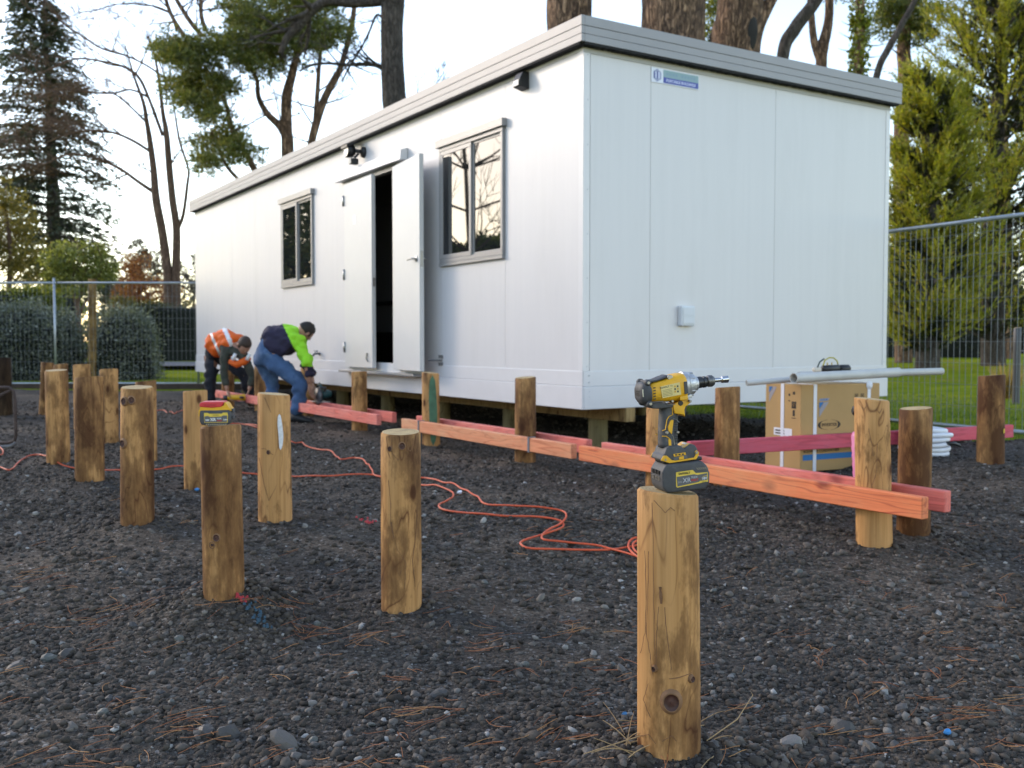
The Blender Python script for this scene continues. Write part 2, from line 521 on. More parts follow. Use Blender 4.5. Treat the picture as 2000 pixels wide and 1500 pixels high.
def make_ground():
    # one lawn sheet that reaches the horizon, sunk under the site
    a = np.concatenate([-np.geomspace(900, 14, 26), np.arange(-13.5, 14, .5), np.geomspace(14, 900, 26)])
    ys = np.concatenate([-np.geomspace(300, 3, 10), np.arange(-2.5, 40, .5), np.geomspace(40, 1500, 30)])
    X, Y = np.meshgrid(a, ys, indexing='ij')
    inside = (sdist(X, Y) < -.75) & (Y < 17.2)
    Z = .10 + .05 * vnoise(X * .4, Y * .4, 5) + .03 * vnoise(X * 1.3, Y * 1.3, 6)
    Z = Z + .16 * sstep(20, 34, Y) * np.clip(1 - np.abs(X) / 200, 0, 1)
    Z = np.where(inside, -.35, Z)
    n, mm = X.shape
    vs = np.stack([X, Y, Z], -1).reshape(-1, 3)
    i, j = np.meshgrid(np.arange(n - 1), np.arange(mm - 1), indexing='ij')
    q = (i * mm + j).ravel()
    o = link('ground', np_mesh('ground', vs, np.stack([q, q + mm, q + mm + 1, q + 1], 1)), LAWN, smooth=True)
    setp(o, kind='structure')
    # the gravel site
    s = .06
    a, ys = np.arange(-13, 8.2, s), np.arange(-1.5, 17.9, s)
    X, Y = np.meshgrid(a, ys, indexing='ij')
    n, mm = X.shape
    edge = sstep(-1.0, -.3, sdist(X, Y) + .5 * vnoise(X * 1.5, Y * 1.5, 9))
    Z = gz(X, Y) * (1 - edge) + edge * -.1
    vs = np.stack([X, Y, Z], -1).reshape(-1, 3)
    i, j = np.meshgrid(np.arange(n - 1), np.arange(mm - 1), indexing='ij')
    q = (i * mm + j).ravel()
    keep = (sdist(X, Y) < .2)[:-1, :-1].ravel()
    q = q[keep]
    o = link('gravel_yard', np_mesh('gravel_yard', vs, np.stack([q, q + mm, q + mm + 1, q + 1], 1)), GRAVEL, smooth=True)
    setp(o, kind='structure')
    return o
YARD = make_ground()
PATHM = mat('path_asphalt', (.10, .10, .11), .9, var=.2, vscale=3, bmp=.4, bscale=40)
pth = MB()
for k in range(12):
    x0, x1 = -20 + k * 2.0, -18 + k * 2.0
    pth.add([(x0, 26.0 + .1 * k, .30), (x1, 26.1 + .1 * k, .30), (x1, 29.3 + .1 * k, .34), (x0, 29.2 + .1 * k, .34)], [(0, 1, 2, 3)])
setp(pth.build('footpath', PATHM), kind='structure')
rd = MB(); rd.add([(-60, 60, .40), (140, 52, .40), (140, 60, .42), (-60, 68, .42)], [(0, 1, 2, 3)])
setp(rd.build('far_road', mat('far_road_seal', (.24, .24, .25), .9, var=.1)), kind='structure')

# ------------------------------------------------------------------ the portable building
HC = Vector((0.5302, 7.40, CZ - .5067))
HL, HW, HH = 11.15, 3.50, 2.70
def panel_mat():
    m = bpy.data.materials.new('white_panel'); nt, N, L, b = nodes_of(m)
    w = ramp(nt, noise(nt, mapping(nt, (16, 16, .5), rand=True), 1, 5, .6), [(.3, (.628, .617, .622)), (.7, (.652, .64, .644))])
    sp_ = ramp(nt, noise(nt, mapping(nt, (3, 3, .6)), 1, 6, .7), [(.5, (0, 0, 0)), (.75, (.35, .35, .35))])
    w = mix(nt, sp_, w, (.55, .54, .535))
    L.new(w, b.inputs['Base Color']); b.inputs['Roughness'].default_value = .38
    L.new(bump(nt, noise(nt, mapping(nt, (120, 120, 5)), 1, 3), .025, .002), b.inputs['Normal'])
    return m
PANEL = panel_mat()
TRIM = mat('white_trim', (.67, .66, .665), .35, var=.03)
FASC = mat('grey_fascia', (.29, .285, .295), .45, var=.06, vscale=3)
ALU = mat('aluminium_frame', (.29, .285, .285), .4, .25, var=.05)
FOAM = mat('dark_foam', (.015, .015, .016), .9)
GLASS = bpy.data.materials.new('window_glass')
_nt, _N, _L, _b = nodes_of(GLASS)
_b.inputs['Base Color'].default_value = (.012, .014, .016, 1); _b.inputs['Roughness'].default_value = .015
_b.inputs['IOR'].default_value = 1.9
INNER = mat('inner_lining', (.25, .25, .25), .7)
FLOORM = mat('inner_vinyl', (.05, .05, .055), .6)

house = thing('portable_building', 'long white portable building with grey roof edge standing on timber piles', 'building', HC, (0, 0, YAW))
W1, W2 = (1.106, 2.248), (5.556, 6.70)
DOOR = (3.09, 4.45)
SILL, HEAD = 1.236, 2.30
DH = (.21, 2.29)
cuts = [0, 1.106, 2.248, DOOR[0], DOOR[1], 5.556, 6.70, 7.85, 9.0, 10.1, HL]
Tk, g = .06, .0018
for a, b_ in zip(cuts[:-1], cuts[1:]):           # long wall, x = 0, outside is -x
    m = MB()
    if abs(a - W1[0]) < .01 or abs(a - W2[0]) < .01:
        MB().box((0, a + g, HEAD), (Tk, b_ - g, HH)).build('wall_panel', PANEL, house); m.box((0, a + g, 0.02), (Tk, b_ - g, SILL))
    elif abs(a - DOOR[0]) < .01:
        MB().box((0, a + g, DH[1]), (Tk, b_ - g, HH)).build('wall_panel', PANEL, house); m.box((0, a + g, 0.02), (Tk, b_ - g, DH[0] - .03))
    else:
        m.box((0, a + g, 0.02), (Tk, b_ - g, HH))
    m.build('wall_panel', PANEL, house)
for a, b_ in zip([Tk + .001, .643, 2.01], [.643, 2.01, HW]):       # short wall facing the camera, y = 0, outside is -y
    MB().box((a + g, 0, 0.02), (b_ - g, Tk, HH)).build('wall_panel', PANEL, house)
    MB().box((a + g, HL - Tk, 0.02), (b_ - g, HL, HH)).build('wall_panel', PANEL, house)
for k in range(9):
    a, b_ = Tk + (HL - 2 * Tk) * k / 9, Tk + (HL - 2 * Tk) * (k + 1) / 9
    MB().box((HW - Tk, a + g, 0.02), (HW, b_ - g, HH)).build('wall_panel', PANEL, house)
# joints are backed so that no light leaks
MB().box((Tk + .002, .062, .03), (HW - .062, HL - .062, .19)).build('floor', FLOORM, house)
MB().box((Tk + .002, .062, HH - .06), (HW - .062, HL - .062, HH)).build('ceiling', INNER, house)
MB().box((.80, .5, .192), (.84, HL - .3, HH - .062)).build('inner_wall', mat('inner_wall_grey', (.24, .24, .24), .8), house)
MB().box((.775, .5, .192), (.798, HL - .3, .62)).build('inner_skirting', BLACKP, house)
MB().box((.785, .5, 2.18), (.798, HL - .3, 2.24)).build('inner_rail', INNER, house)
MB().box((.77, 2.4, .95), (.798, 7.0, 1.0)).build('inner_rail', BLACKP, house)
# base flashings: long side, near side, far side
def band(z0, z1, out, name):
    MB().box((-out, -out, z0), (-.001, HL + out, z1)).build(name, TRIM, house, bevel=.004, seg=1)
    MB().box((.0, -out, z0), (HW + out, -.001, z1)).build(name, TRIM, house, bevel=.004, seg=1)
    MB().box((HW + .001, 0, z0), (HW + out, HL + out, z1)).build(name, TRIM, house, bevel=.004, seg=1)
band(-.005, .168, .016, 'base_flashing')
band(.1695, .284, .008, 'skirting_flashing')
# corner flashings with rivets
MB().box((-.004, -.0045, .286), (.055, -.0005, HH)).build('corner_flashing', TRIM, house)
MB().box((-.0045, -.004, .286), (-.0005, .055, HH)).build('corner_flashing', TRIM, house)
MB().box((HW - .05, -.0045, .286), (HW + .004, -.0005, HH)).build('corner_flashing', TRIM, house)
rv = MB()
for z in np.arange(.32, 2.65, .33):
    for xx in (.035, HW - .03): rv.lathe([(-.0075, .004), (-.0045, .006)], 8, 'y', (xx, 0, z))
for z in (.09, .13, .20, .25):
    for xx in (.05,): rv.lathe([(-.0185, .004), (-.0085, .006)], 8, 'y', (xx, 0, z))
setp(rv.build('rivets', mat('rivet_grey', (.5, .51, .53), .5), house), kind='stuff')
# roof edge: three profiled boards per side, a foam strip below, roof sheet
zf = [2.695, 2.752, 2.811, 2.884]
OH = .075
for i in range(3):
    z0, z1, o_ = zf[i] + .0022, zf[i + 1], OH + (.003 if i == 2 else 0)
    MB().box((-o_, -o_, z0), (-o_ + .03, HL + o_, z1)).build('fascia_board', FASC, house, bevel=.0015, seg=1)
    MB().box((-o_ + .031, -o_, z0), (HW + o_, -o_ + .03, z1)).build('fascia_board', FASC, house, bevel=.0015, seg=1)
    MB().box((HW + o_ - .03, -o_ + .031, z0), (HW + o_, HL + o_, z1)).build('fascia_board', FASC, house, bevel=.0015, seg=1)
MB().box((-OH + .028, -OH + .028, 2.70), (HW + OH - .028, HL + OH - .028, 2.868)).build('roof', mat('roof_sheet', (.5, .5, .5), .5), house)
fo = MB()
for k in range(260):
    a = -OH + .032 + k * (HW + 2 * OH - .064) / 260
    fo.box((a, -OH + .004, 2.678 + .006 * random.random()), (a + .0138, -.006, 2.6965))
fo.box((-OH + .004, -OH + .032, 2.682), (-.006, HL, 2.6965))
setp(fo.build('foam_closure', FOAM, house), kind='stuff')
MB().box((-.006, -.006, 2.64), (HW + .006, -.005, 2.679)).build('head_trim', mat('head_trim_grey', (.42, .42, .42), .6), house)
MB().box((-.0065, .0, 2.655), (-.0055, HL, 2.680)).build('head_trim', mat('head_trim_cream', (.6, .6, .55), .6), house)

def window(y0, y1, z0, z1):
    w = MB()                                      # outer frame
    fw, d0, d1 = .035, -.028, .03
    w.box((d0, y0, z0), (d1, y1, z0 + fw)); w.box((d0, y0, z1 - fw), (d1, y1, z1))
    w.box((d0, y0, z0 + fw), (d1, y0 + fw, z1 - fw)); w.box((d0, y1 - fw, z0 + fw), (d1, y1, z1 - fw))
    wo = w.build('window', ALU, house, bevel=.003, seg=1)
    MB().box((-.031, y0 - .002, z0 - .032), (-.002, y1 + .002, z0 - .001)).build('sill', ALU, wo, bevel=.003, seg=1)
    MB().box((-.05, y0 - .03, z1 + .002), (-.002, y1 + .03, z1 + .068)).build('head_flashing', ALU, wo, bevel=.003, seg=1)
    mid = y0 + (y1 - y0) * .47
    for a, b_, off in ((y0 + fw, mid, .0), (mid + .001, y1 - fw, -.018)):
        s = MB(); sw = .038 if off else .022
        c, d = -.008 + off, .012 + off
        zz0, zz1 = z0 + fw + .001, z1 - fw - .001
        s.box((c, a, zz0), (d, b_, zz0 + sw)); s.box((c, a, zz1 - sw), (d, b_, zz1))
        s.box((c, a, zz0 + sw), (d, a + sw, zz1 - sw)); s.box((c, b_ - sw, zz0 + sw), (d, b_, zz1 - sw))
        so_ = s.build('sash', ALU, wo, bevel=.002, seg=1)
        MB().box((c + .006, a + sw, zz0 + sw), (d - .006, b_ - sw, zz1 - sw)).build('pane', GLASS, wo)
    return wo
window(W1[0] + .003, W1[1] - .003, SILL, HEAD - .001)
window(W2[0] + .003, W2[1] - .003, SILL, HEAD - .001)

# door: frame, threshold, canopy, two leaves
fr = MB()
fr.box((-.02, DOOR[0], DH[0]), (Tk, DOOR[0] + .035, DH[1])); fr.box((-.02, DOOR[1] - .035, DH[0]), (Tk, DOOR[1], DH[1]))
fr.box((-.02, DOOR[0] + .035, DH[1] - .035), (Tk, DOOR[1] - .035, DH[1] - .001))
fr.build('door_frame', ALU, house)
MB().box((-.13, DOOR[0] - .50, .165), (.05, DOOR[1] + .04, .19)).build('door_step', ALU, house, bevel=.004)
cn = prism([(-.088, 2.305), (-.004, 2.312), (-.004, 2.43), (-.080, 2.405)], 2.95, DOOR[1] + .22)
cn.build('door_canopy', TRIM, house, bevel=.003, seg=1)
def leaf(hinge_y, width, ang, sgn, name):
    # the leaf lies along -y (sgn -1) or +y from its hinge; ang swings it outward
    dr = bpy.data.objects.new(name, None)
    me = MB().box((-.022, min(0, sgn * width), .0), (.022, max(0, sgn * width), DH[1] - DH[0] - .05)).mesh(name)
    bevel_mesh(me, .003, 1)
    bpy.data.objects.remove(dr)
    return link(name, me, mat('door_white', (.66, .65, .635), .38, var=.02), house, (-.045, hinge_y, DH[0] + .015), (0, 0, ang))
HANDLE = mat('satin_metal', (.45, .44, .42), .3, .9)
d1 = leaf(DOOR[1] - .01, .83, R(-2.5), -1, 'door')       # left leaf, nearly shut
d2 = leaf(DOOR[0] + .02, .80, R(-7.0), -1, 'door')        # right leaf, folded back along the wall
d2.location.x = -.075
for zz in (.22, 1.03, 1.85):
    MB().tube([(-.03, .0, zz - .06), (-.03, .0, zz + .06)], .012, 10).build('hinge', HANDLE, d1, smooth=True)
for dd, z0, yy in ((d2, 1.06, -.72),):
    for s_ in (-1, 1):
        h = MB(); h.lathe([(s_ * .0225, .028), (s_ * .03, .028), (s_ * .034, .024)], 16, 'x', (0, yy, z0))
        h.tube([(s_ * .03, yy, z0), (s_ * .07, yy, z0), (s_ * .072, yy + .015, z0), (s_ * .072, yy + .12, z0 - .004)], .0095, 8)
        h.build('handle', HANDLE, dd, smooth=True)
MB().box((-.014, -.8025, .98), (.014, -.7995, 1.13)).build('lock_plate', HANDLE, d2)
MB().box((-.014, -.8325, .86), (.014, -.8295, .95)).build('strike_plate', HANDLE, d1)
MB().box((-.024, -.37, 1.56), (-.0225, -.29, 1.66)).build('door_notice', mat('notice_white', (.85, .85, .87), .3), d1)
MB().tube([(-.03, -.70, .16), (-.035, -.69, .1), (-.03, -.72, .07)], .008, 6).build('bolt', HANDLE, d1)
# hold-open bar on the wall beside the folded leaf
hb = MB(); hb.tube([(-.002, 2.24, .33), (-.10, 2.33, .33)], .008, 8); hb.box((-.03, 2.22, .28), (-.002, 2.26, .31)); hb.box((-.03, 2.22, .35), (-.002, 2.26, .38))
hb.build('door_holder', mat('dull_metal', (.2, .2, .2), .5, .6), house)
# small tap on the wall
tp = MB(); tp.tube([(0, 5.39, .36), (-.07, 5.39, .36), (-.09, 5.39, .33)], .014, 8); tp.tube([(-.05, 5.34, .39), (-.05, 5.44, .39)], .009, 6); tp.lathe([(-.012, .02), (-.001, .022)], 10, 'x', (0, 5.39, .36))
tp.build('wall_tap', mat('dull_metal', (.2, .2, .2), .5, .6), house, smooth=True)
# twin spot light with sensor
lt = MB()
lt.lathe([(-.03, .055), (-.002, .06)], 16, 'x', (0, 4.02, 2.555))
lt.tube([(-.03, 4.02, 2.555), (-.09, 4.06, 2.57)], .022, 10)
lt.lathe([(-.17, .05), (-.16, .075), (-.09, .07), (-.06, .03)], 18, 'x', (0, 4.13, 2.575))
lo = lt.build('spot_light', BLACKP, house, smooth=True)
MB().lathe([(-.172, .03), (-.1705, .064)], 18, 'x', (0, 4.13, 2.575)).build('lens', mat('lamp_lens', (.6, .6, .6), .15, .3), lo)
sv = prism([(-.19, 2.63), (-.06, 2.675), (-.06, 2.655), (-.19, 2.60)], 4.05, 4.215); sv.build('hood', BLACKP, lo)
MB().box((-.15, 4.03, 2.42), (-.06, 4.10, 2.485)).build('sensor', BLACKP, lo, bevel=.012)
MB().box((-.153, 4.037, 2.427), (-.1505, 4.093, 2.475)).build('sensor_window', mat('sensor_grey', (.35, .36, .36), .3), lo)
MB().tube([(-.1, 4.06, 2.49), (-.06, 4.04, 2.54)], .014, 8).build('bracket', BLACKP, lo)
# wedge wall lamp near the corner
wl = prism([(-.003, 2.53), (-.085, 2.55), (-.095, 2.60), (-.06, 2.665), (-.003, 2.67)], .735, .845)
wo = wl.build('wall_lamp', BLACKP, house, bevel=.008)
MB().box((-.0975, .75, 2.555), (-.0935, .83, 2.598)).build('lens', mat('lamp_diffuser', (.5, .52, .52), .25), wo)
# exhaust box on the short wall
vb = MB().box((.93, -.05, .63), (1.075, -.0005, .79)).build('vent_box', mat('vent_plastic', (.62, .65, .68), .5), house, bevel=.012)
MB().box((.945, -.056, .65), (1.06, -.0505, .70)).build('vent_louvre', mat('vent_plastic', (.62, .65, .68), .5), vb)
MB().box((.945, -.056, .71), (1.06, -.0505, .775)).build('vent_louvre', mat('vent_plastic', (.62, .65, .68), .5), vb)
# company sign
sg = MB().box((.642, -.0065, 2.515), (1.13, -.0008, 2.628)).build('sign', mat('sign_white', (.72, .76, .86), .4), house)
MB().box((.762, -.0085, 2.566), (1.125, -.0068, 2.622)).build('sign_band', mat('sign_grey_green', (.24, .38, .42), .5), sg)
MB().box((.762, -.0085, 2.522), (1.125, -.0068, 2.5655)).build('sign_band', mat('sign_blue', (.045, .075, .36), .5), sg)
lettering('PORTABLE BUILDINGS', .030, mat('sign_letter_white', (.65, .7, .9), .5), sg, (.943, -.0088, 2.543), (R(90), 0, 0), bold=.0006, sx=1.02)
for k in range(10):                               # its upper line is too faint to read: pale strokes only
    if k != 4: MB().box((.79 + k * .031, -.0089, 2.583), (.812 + k * .031, -.0086, 2.606)).build('faint_stroke', mat('sign_stroke_blue', (.20, .33, .42), .5), sg)
hx = [(.70 + .045 * math.cos(R(90 + 60 * k)), 2.572 + .05 * math.sin(R(90 + 60 * k))) for k in range(6)]
prism(hx, -.0082, -.0068).build('emblem', mat('emblem_grey', (.30, .34, .52), .5), sg)
for x0, x1, cc in ((.668, .676, 'e_navy'), (.694, .706, 'e_navy')):
    MB().box((x0, -.0092, 2.545), (x1, -.0084, 2.60)).build('emblem', mat(cc, (.05, .08, .30), .5), sg)
for x0 in (.679, .709):
    MB().box((x0, -.0092, 2.548), (x0 + .013, -.0084, 2.598)).build('emblem', mat('e_pale', (.62, .66, .85), .5), sg)
# timber bearers and short round piles under the floor
for xb in (.40, HW - .42):
    MB().box((xb, -.02, -.115), (xb + .09, HL - .1, -.007)).build('bearer', TIMBER, house, bevel=.004, seg=1)
    MB().box((xb + .091, .25, -.10), (xb + .18, HL - .3, -.0075)).build('bearer', TIMBER, house, bevel=.004, seg=1)
for k, yy in enumerate((.42, 1.75, 3.1, 4.45, 5.8, 7.15, 8.5, 9.85, 10.8)):
    for xb in (.46, HW - .37):
        wpos = HC + Matrix.Rotation(YAW, 3, 'Z') @ Vector((xb, yy, 0))
        z0 = float(gz(wpos.x, wpos.y)) - HC.z
        pm = MB(); pm.lathe([(z0 - .15, .08), (-.116, .08)], 16, 'z', (xb, yy, 0))
        po = pm.build('pile', wood_mat('pile_wood', (.24, .20, .10), (.10, .07, .035)), house, smooth=False)
        sharp(po.data)

# ------------------------------------------------------------------ round timber posts
POST_LABEL = {
 'A1': 'pale clean timber post passing between the ends of two orange and pink beams', 'A2': 'timber post half hidden behind the yellow power tool',
 'A3': 'timber post with dark brown blotches in front of the near corner of the building', 'A4': 'timber post with a green painted stripe beside the open door',
 'A5': 'timber post standing under the door step of the white building', 'A6': 'greenish timber post just right of the man in the lime shirt',
 'A7': 'timber post behind the legs of the man in jeans', 'A8': 'timber post behind the arms of the worker in the orange vest',
 'B1': 'tall knotty timber post in the foreground carrying the yellow power tool', 'B2': 'timber post with drip shaped dark rings near its top, alone mid frame',
 'B3': 'timber post with a long white paint smear on its side', 'B4': 'timber post just behind the one that carries the red capped battery', 'B5': 'pale timber post partly hidden behind a spotted post',
 'B6': 'slim pale timber post fourth from the left among the far posts', 'B7': 'short looking far timber post partly hidden behind a dark brown post', 'B8': 'far timber post of which only the top shows, under the steel fence upright',
 'B9': 'farthest and leftmost of the small timber posts',
 'C1': 'dark stained timber post carrying the red capped battery', 'C2': 'timber post with two black spots at its top edge', 'C3': 'dark brown timber post left of the spotted post', 'C4': 'timber post with a grey scuffed patch at half height, near the left edge',
 'E1': 'blackened timber post close beside the pale one at the beam ends', 'E2': 'timber post in front of the cardboard box, left of it', 'E3': 'dark weathered timber post with a small yellow mark, at the far right'}
def make_post(name, label, pos, top, dia, stain, sides=28, group='round timber posts set in the gravel', mat_=None, lean=(0, 0), cat='post', flat=None):
    z0 = float(gz(pos[0], pos[1]))
    h = top - z0
    r = dia / 2
    m = MB(); rings = []
    ph = random.random() * 9
    zs = [-.14, 0, .25 * h, .5 * h, .75 * h, h - .006, h]
    for i, z in enumerate(zs):
        rr = r * (1 - .035 * (z / h)) - (.005 if i == len(zs) - 1 else 0)
        ring = []
        for k in range(sides):
            q = 2 * math.pi * k / sides
            w = rr * (1 + .012 * math.sin(3 * q + ph) + .010 * math.sin(2 * q - ph + z * 4) + .006 * math.sin(7 * q + z * 9))
            if flat and math.cos(q - flat) > .9: w *= .965
            ring.append((w * math.cos(q) + lean[0] * z, w * math.sin(q) + lean[1] * z, z + (.006 * math.sin(q + ph) if i >= len(zs) - 2 else 0)))
        rings.append(ring)
    m.loft(rings, caps=False)
    n = sides
    m.add(rings[-1], [tuple(range(n))], 1)
    me = m.mesh(name)
    o = link(name, me, [mat_ or POSTW, ENDG], None, (pos[0], pos[1], z0))
    sharp(me, 40)
    o['stain'] = float(stain)
    return setp(o, label, cat, group)
PTOP, POBJ = {}, {}
for n, px, v, ty, w, st, mh in POSTS:
    p = PPOS[n]
    top = PX(px, ty, p[1])[2]
    dia = min(.165, max(.14, w / F * p[1]))
    PTOP[n] = top
    lean = {'B1': (-.012, 0), 'A1': (-.035, 0), 'C2': (.012, 0), 'C3': (.014, 0), 'B9': (.06, 0)}.get(n, (random.uniform(-.008, .008), 0))
    POBJ[n] = make_post('timber_post', POST_LABEL[n], p, top, dia, st, lean=lean)

def shell(name, post, q0, q1, z0, z1, mat_, off=.003, wob=0.0, n=10, nz=14):
    """a thin coat that follows the side of a post between two angles and heights"""
    o = POBJ[post]
    z00, z11 = [min(v.co.z for v in o.data.vertices) , max(v.co.z for v in o.data.vertices)]
    r = max(abs(v.co.x) for v in o.data.vertices) + off
    m = MB(); g_ = []
    lx = {'B1': -.012, 'A1': -.035}.get(post, 0)
    for j in range(nz + 1):
        t = j / nz; z = z0 + (z1 - z0) * t
        sh = math.sin(math.pi * min(1, max(0, t))) ** .35
        c = (q0 + q1) / 2 + wob * math.sin(t * 5); hw = (q1 - q0) / 2 * sh
        g_.append([(r * math.cos(c + hw * (2 * i / n - 1)) , r * math.sin(c + hw * (2 * i / n - 1)), z) for i in range(n + 1)])
    vs = [p for rr in g_ for p in rr]
    fs = [(j * (n + 1) + i, j * (n + 1) + i + 1, (j + 1) * (n + 1) + i + 1, (j + 1) * (n + 1) + i) for j in range(nz) for i in range(n)]
    m.add(vs, fs)
    so_ = m.build(name, mat_, o, smooth=True)
    return so_
shell('paint_smear', 'B3', R(-66), R(-50), .34, .51, mat('white_smear', (.62, .62, .62), .6, var=.2, vscale=90), wob=.04)
shell('green_stripe', 'A4', R(-100), R(-48), .0, .575, mat('green_paint', (.05, .14, .075), .6, var=.4, vscale=14), off=.002, wob=.05)
shell('yellow_mark', 'E3', R(-62), R(-48), .17, .20, mat('yellow_crayon', (.6, .38, .03), .6), off=.003)
# big knot with a raised rim and a wound line on the foreground post
kq = R(-98)
def knot(post, q, z, r, dark=(.06, .02, .012), rim=(.20, .10, .045)):
    o = POBJ[post]; rr = max(abs(v.co.x) for v in o.data.vertices) - .003
    nrm = Vector((math.cos(q), math.sin(q), 0)); tang = Vector((-math.sin(q), math.cos(q), 0))
    m = MB(); rings = []
    for rad, up in ((r * 1.55, -.004), (r * 1.2, .003), (r, .0045), (r * .94, .001), (r * .45, .002), (.0008, .003)):
        rings.append([Vector((0, 0, z)) + nrm * (math.sqrt(max(0, rr * rr - (rad * math.cos(a)) ** 2)) + up) + tang * rad * math.cos(a) + Vector((0, 0, rad * 1.15 * math.sin(a))) for a in [2 * math.pi * k / 18 for k in range(18)]])
    m.loft(rings, caps=False)
    for i in range(18 * 2): m.m[i] = 1
    m.build('knot', [mat('knot_core', dark, .6, var=.4, vscale=80), mat('knot_rim', rim, .7, var=.25, vscale=40)], o, smooth=True)
knot('B1', R(-96), .128, .017)
knot('B1', R(-58), .178, .006); knot('B1', R(-127), .20, .005)
knot('C2', R(-118), .37, .014); knot('C1', R(-92), .19, .010); knot('C1', R(-105), .165, .009)
knot('B2', R(-115), .575, .007); knot('B2', R(-80), .585, .010); knot('B3', R(-98), .33, .007); knot('C2', R(-110), .565, .013, (.012, .008, .006)); knot('C2', R(-82), .57, .013, (.012, .008, .006))

# other upright timbers: the thick dark one at the left edge, and those beyond the fence
DARKW = wood_mat('dark_post_wood', (.10, .062, .032), (.04, .022, .012))
p = PX(0, 810, 11.2); make_post('timber_bollard', 'thick dark brown timber post cut by the left edge of the picture', (p[0], p[1]), PX(0, 698, 11.2)[2], .27, .5, mat_=DARKW, group=None)
p = PX(179, 700, 20.8); make_post('tree_stake', 'tall slim round timber stake beyond the left fence', (p[0], p[1]), PX(179, 545, 20.8)[2], .17, .2, mat_=wood_mat('stake_wood', (.30, .185, .07), (.12, .06, .03)), group=None, lean=(.02, 0))
p = PX(284, 700, 23.0); make_post('timber_bollard', 'dark short bollard on the lawn beyond the fence', (p[0], p[1]), PX(284, 697, 23.0)[2], .26, .6, mat_=DARKW, group='dark bollards beyond the fence')
p = PX(224, 700, 22.0); make_post('timber_bollard', 'dark short bollard before the grey green shrub beyond the fence', (p[0], p[1]), PX(224, 700, 22.0)[2], .28, .8, mat_=DARKW, group='dark bollards beyond the fence')
p = PX(1986, 700, 13.5); sp_ = make_post('marker_post', 'slim dark grey marker post beyond the right fence', (p[0], p[1]), PX(1986, 640, 13.5)[2], .10, 0, mat_=mat('marker_grey', (.05, .052, .058), .5), group=None)

# ------------------------------------------------------------------ red beams tied to the posts
ZB0, ZB1 = CZ - .738, CZ - .645
def beam(label, ua, ub, v0, mt, dz=0.0, th=.045, group='long red beams lying along the post row'):
    a, b_ = uv(ua, v0), uv(ub, v0)
    o = thing_mesh = MB().box((-th / 2, 0, 0), (th / 2, (b_ - a).length, ZB1 - ZB0)).build('red_beam', mt, None, (a.x, a.y, ZB0 + dz), (0, 0, YAW), bevel=.004, seg=1)
    return setp(o, label, 'beam', group)
def urow(px, v): return float(row(px, v) @ U)
fv, bv = RA - .105, RA + .105
beam('bright orange beam ending nearest the camera, with dark knots', urow(1812, fv), urow(1136, fv), fv, RED_OR)
beam('pink beam behind the bright orange one, ending nearest the camera', urow(1856, bv), urow(1180, bv), bv, RED_PK, .004)
beam('pale orange beam with two grey straps before the near corner of the building', urow(1122, fv), urow(788, fv), fv, RED_PALE)
beam('pink beam behind the pale orange strapped beam', urow(1152, bv), urow(817, bv), bv, RED_PK, .006)
beam('coral beam in front that runs from the door step to the workers', urow(740, fv), urow(420, fv), fv, RED_PK)
beam('coral beam behind its twin below the door step', urow(770, bv), urow(600, bv), bv, RED_PK, .004)
# steel straps around the pale beam
for px in (822, 1038):
    a = row(px, fv); 
    st = MB()
    for x0, x1, z0, z1 in ((-.0265, -.0235, -.004, .098), (.0235, .0265, -.004, .098), (-.0265, .0265, .0945, .0975), (-.0265, .0265, -.005, -.002)):
        st.box((x0, -.011, z0), (x1, .011, z1))
    setp(st.build('strap', mat('strap_grey', (.20, .22, .26), .45, .5), None, (a[0], a[1], ZB0), (0, 0, YAW)),
         'grey strap round the pale orange beam, ' + ('far one' if px == 822 else 'near one'), 'strap', 'grey straps on the pale beam')
# crimson board across the pair of posts at the right
pa, pb = PX(1345, 890, 5.98), PX(1975, 842, 7.05)
dv = Vector((pb.x - pa.x, pb.y - pa.y, 0)); an = math.atan2(dv.y, dv.x) - math.pi / 2
bz0 = PX(1444, 885.5, 6.15)[2]; bz1 = PX(1444, 857, 6.15)[2]
br = MB().box((-.0225, 0, 0), (.0225, dv.length, bz1 - bz0)).build('crimson_beam', RED_DEEP, None, (pa.x, pa.y, bz0), (math.atan2(PX(1975, 854, 7.05)[2] - bz0, dv.length), 0, an), bevel=.004, seg=1)
setp(br, 'crimson beam running behind two posts in front of the cardboard box', 'beam')

# ------------------------------------------------------------------ wire mesh site fences
def fence_panel(label, p0, p1, zb, h, dx, dz, wire, group='steel wire fence panels around the site', rail=.021, ends=(0, 1)):
    p0, p1 = Vector(p0), Vector(p1)
    d = p1 - p0; Lg = d.length
    t = thing('fence_panel', label, 'fence', (p0.x, p0.y, zb), (0, 0, math.atan2(d.y, d.x)), group)
    MB().tube([(0, 0, h), (Lg, 0, h)], rail, 10).build('top_rail', STEEL, t, smooth=True)
    MB().tube([(0, 0, .06), (Lg, 0, .06)], rail, 10).build('bottom_rail', STEEL, t, smooth=True)
    for xx in [(0.03, Lg - .03)[e_] for e_ in ends]:
        MB().tube([(xx, -.005, -.08), (xx, -.005, h + .09)], rail * 1.15, 10).build('upright', STEEL, t, smooth=True)
    m = MB()
    for x in np.arange(dx, Lg, dx): m.tube([(x, 0, .06), (x, 0, h)], wire, 4, caps=False)
    for z in np.arange(.06 + dz, h - .05, dz): m.tube([(0, -wire, z), (Lg, -wire, z)], wire, 4, caps=False)
    setp(m.build('wire_mesh', mat('fence_wire', (.22, .24, .26), .5, .6), t), kind='stuff')
    return t
YF = 19.1
zf0 = .08
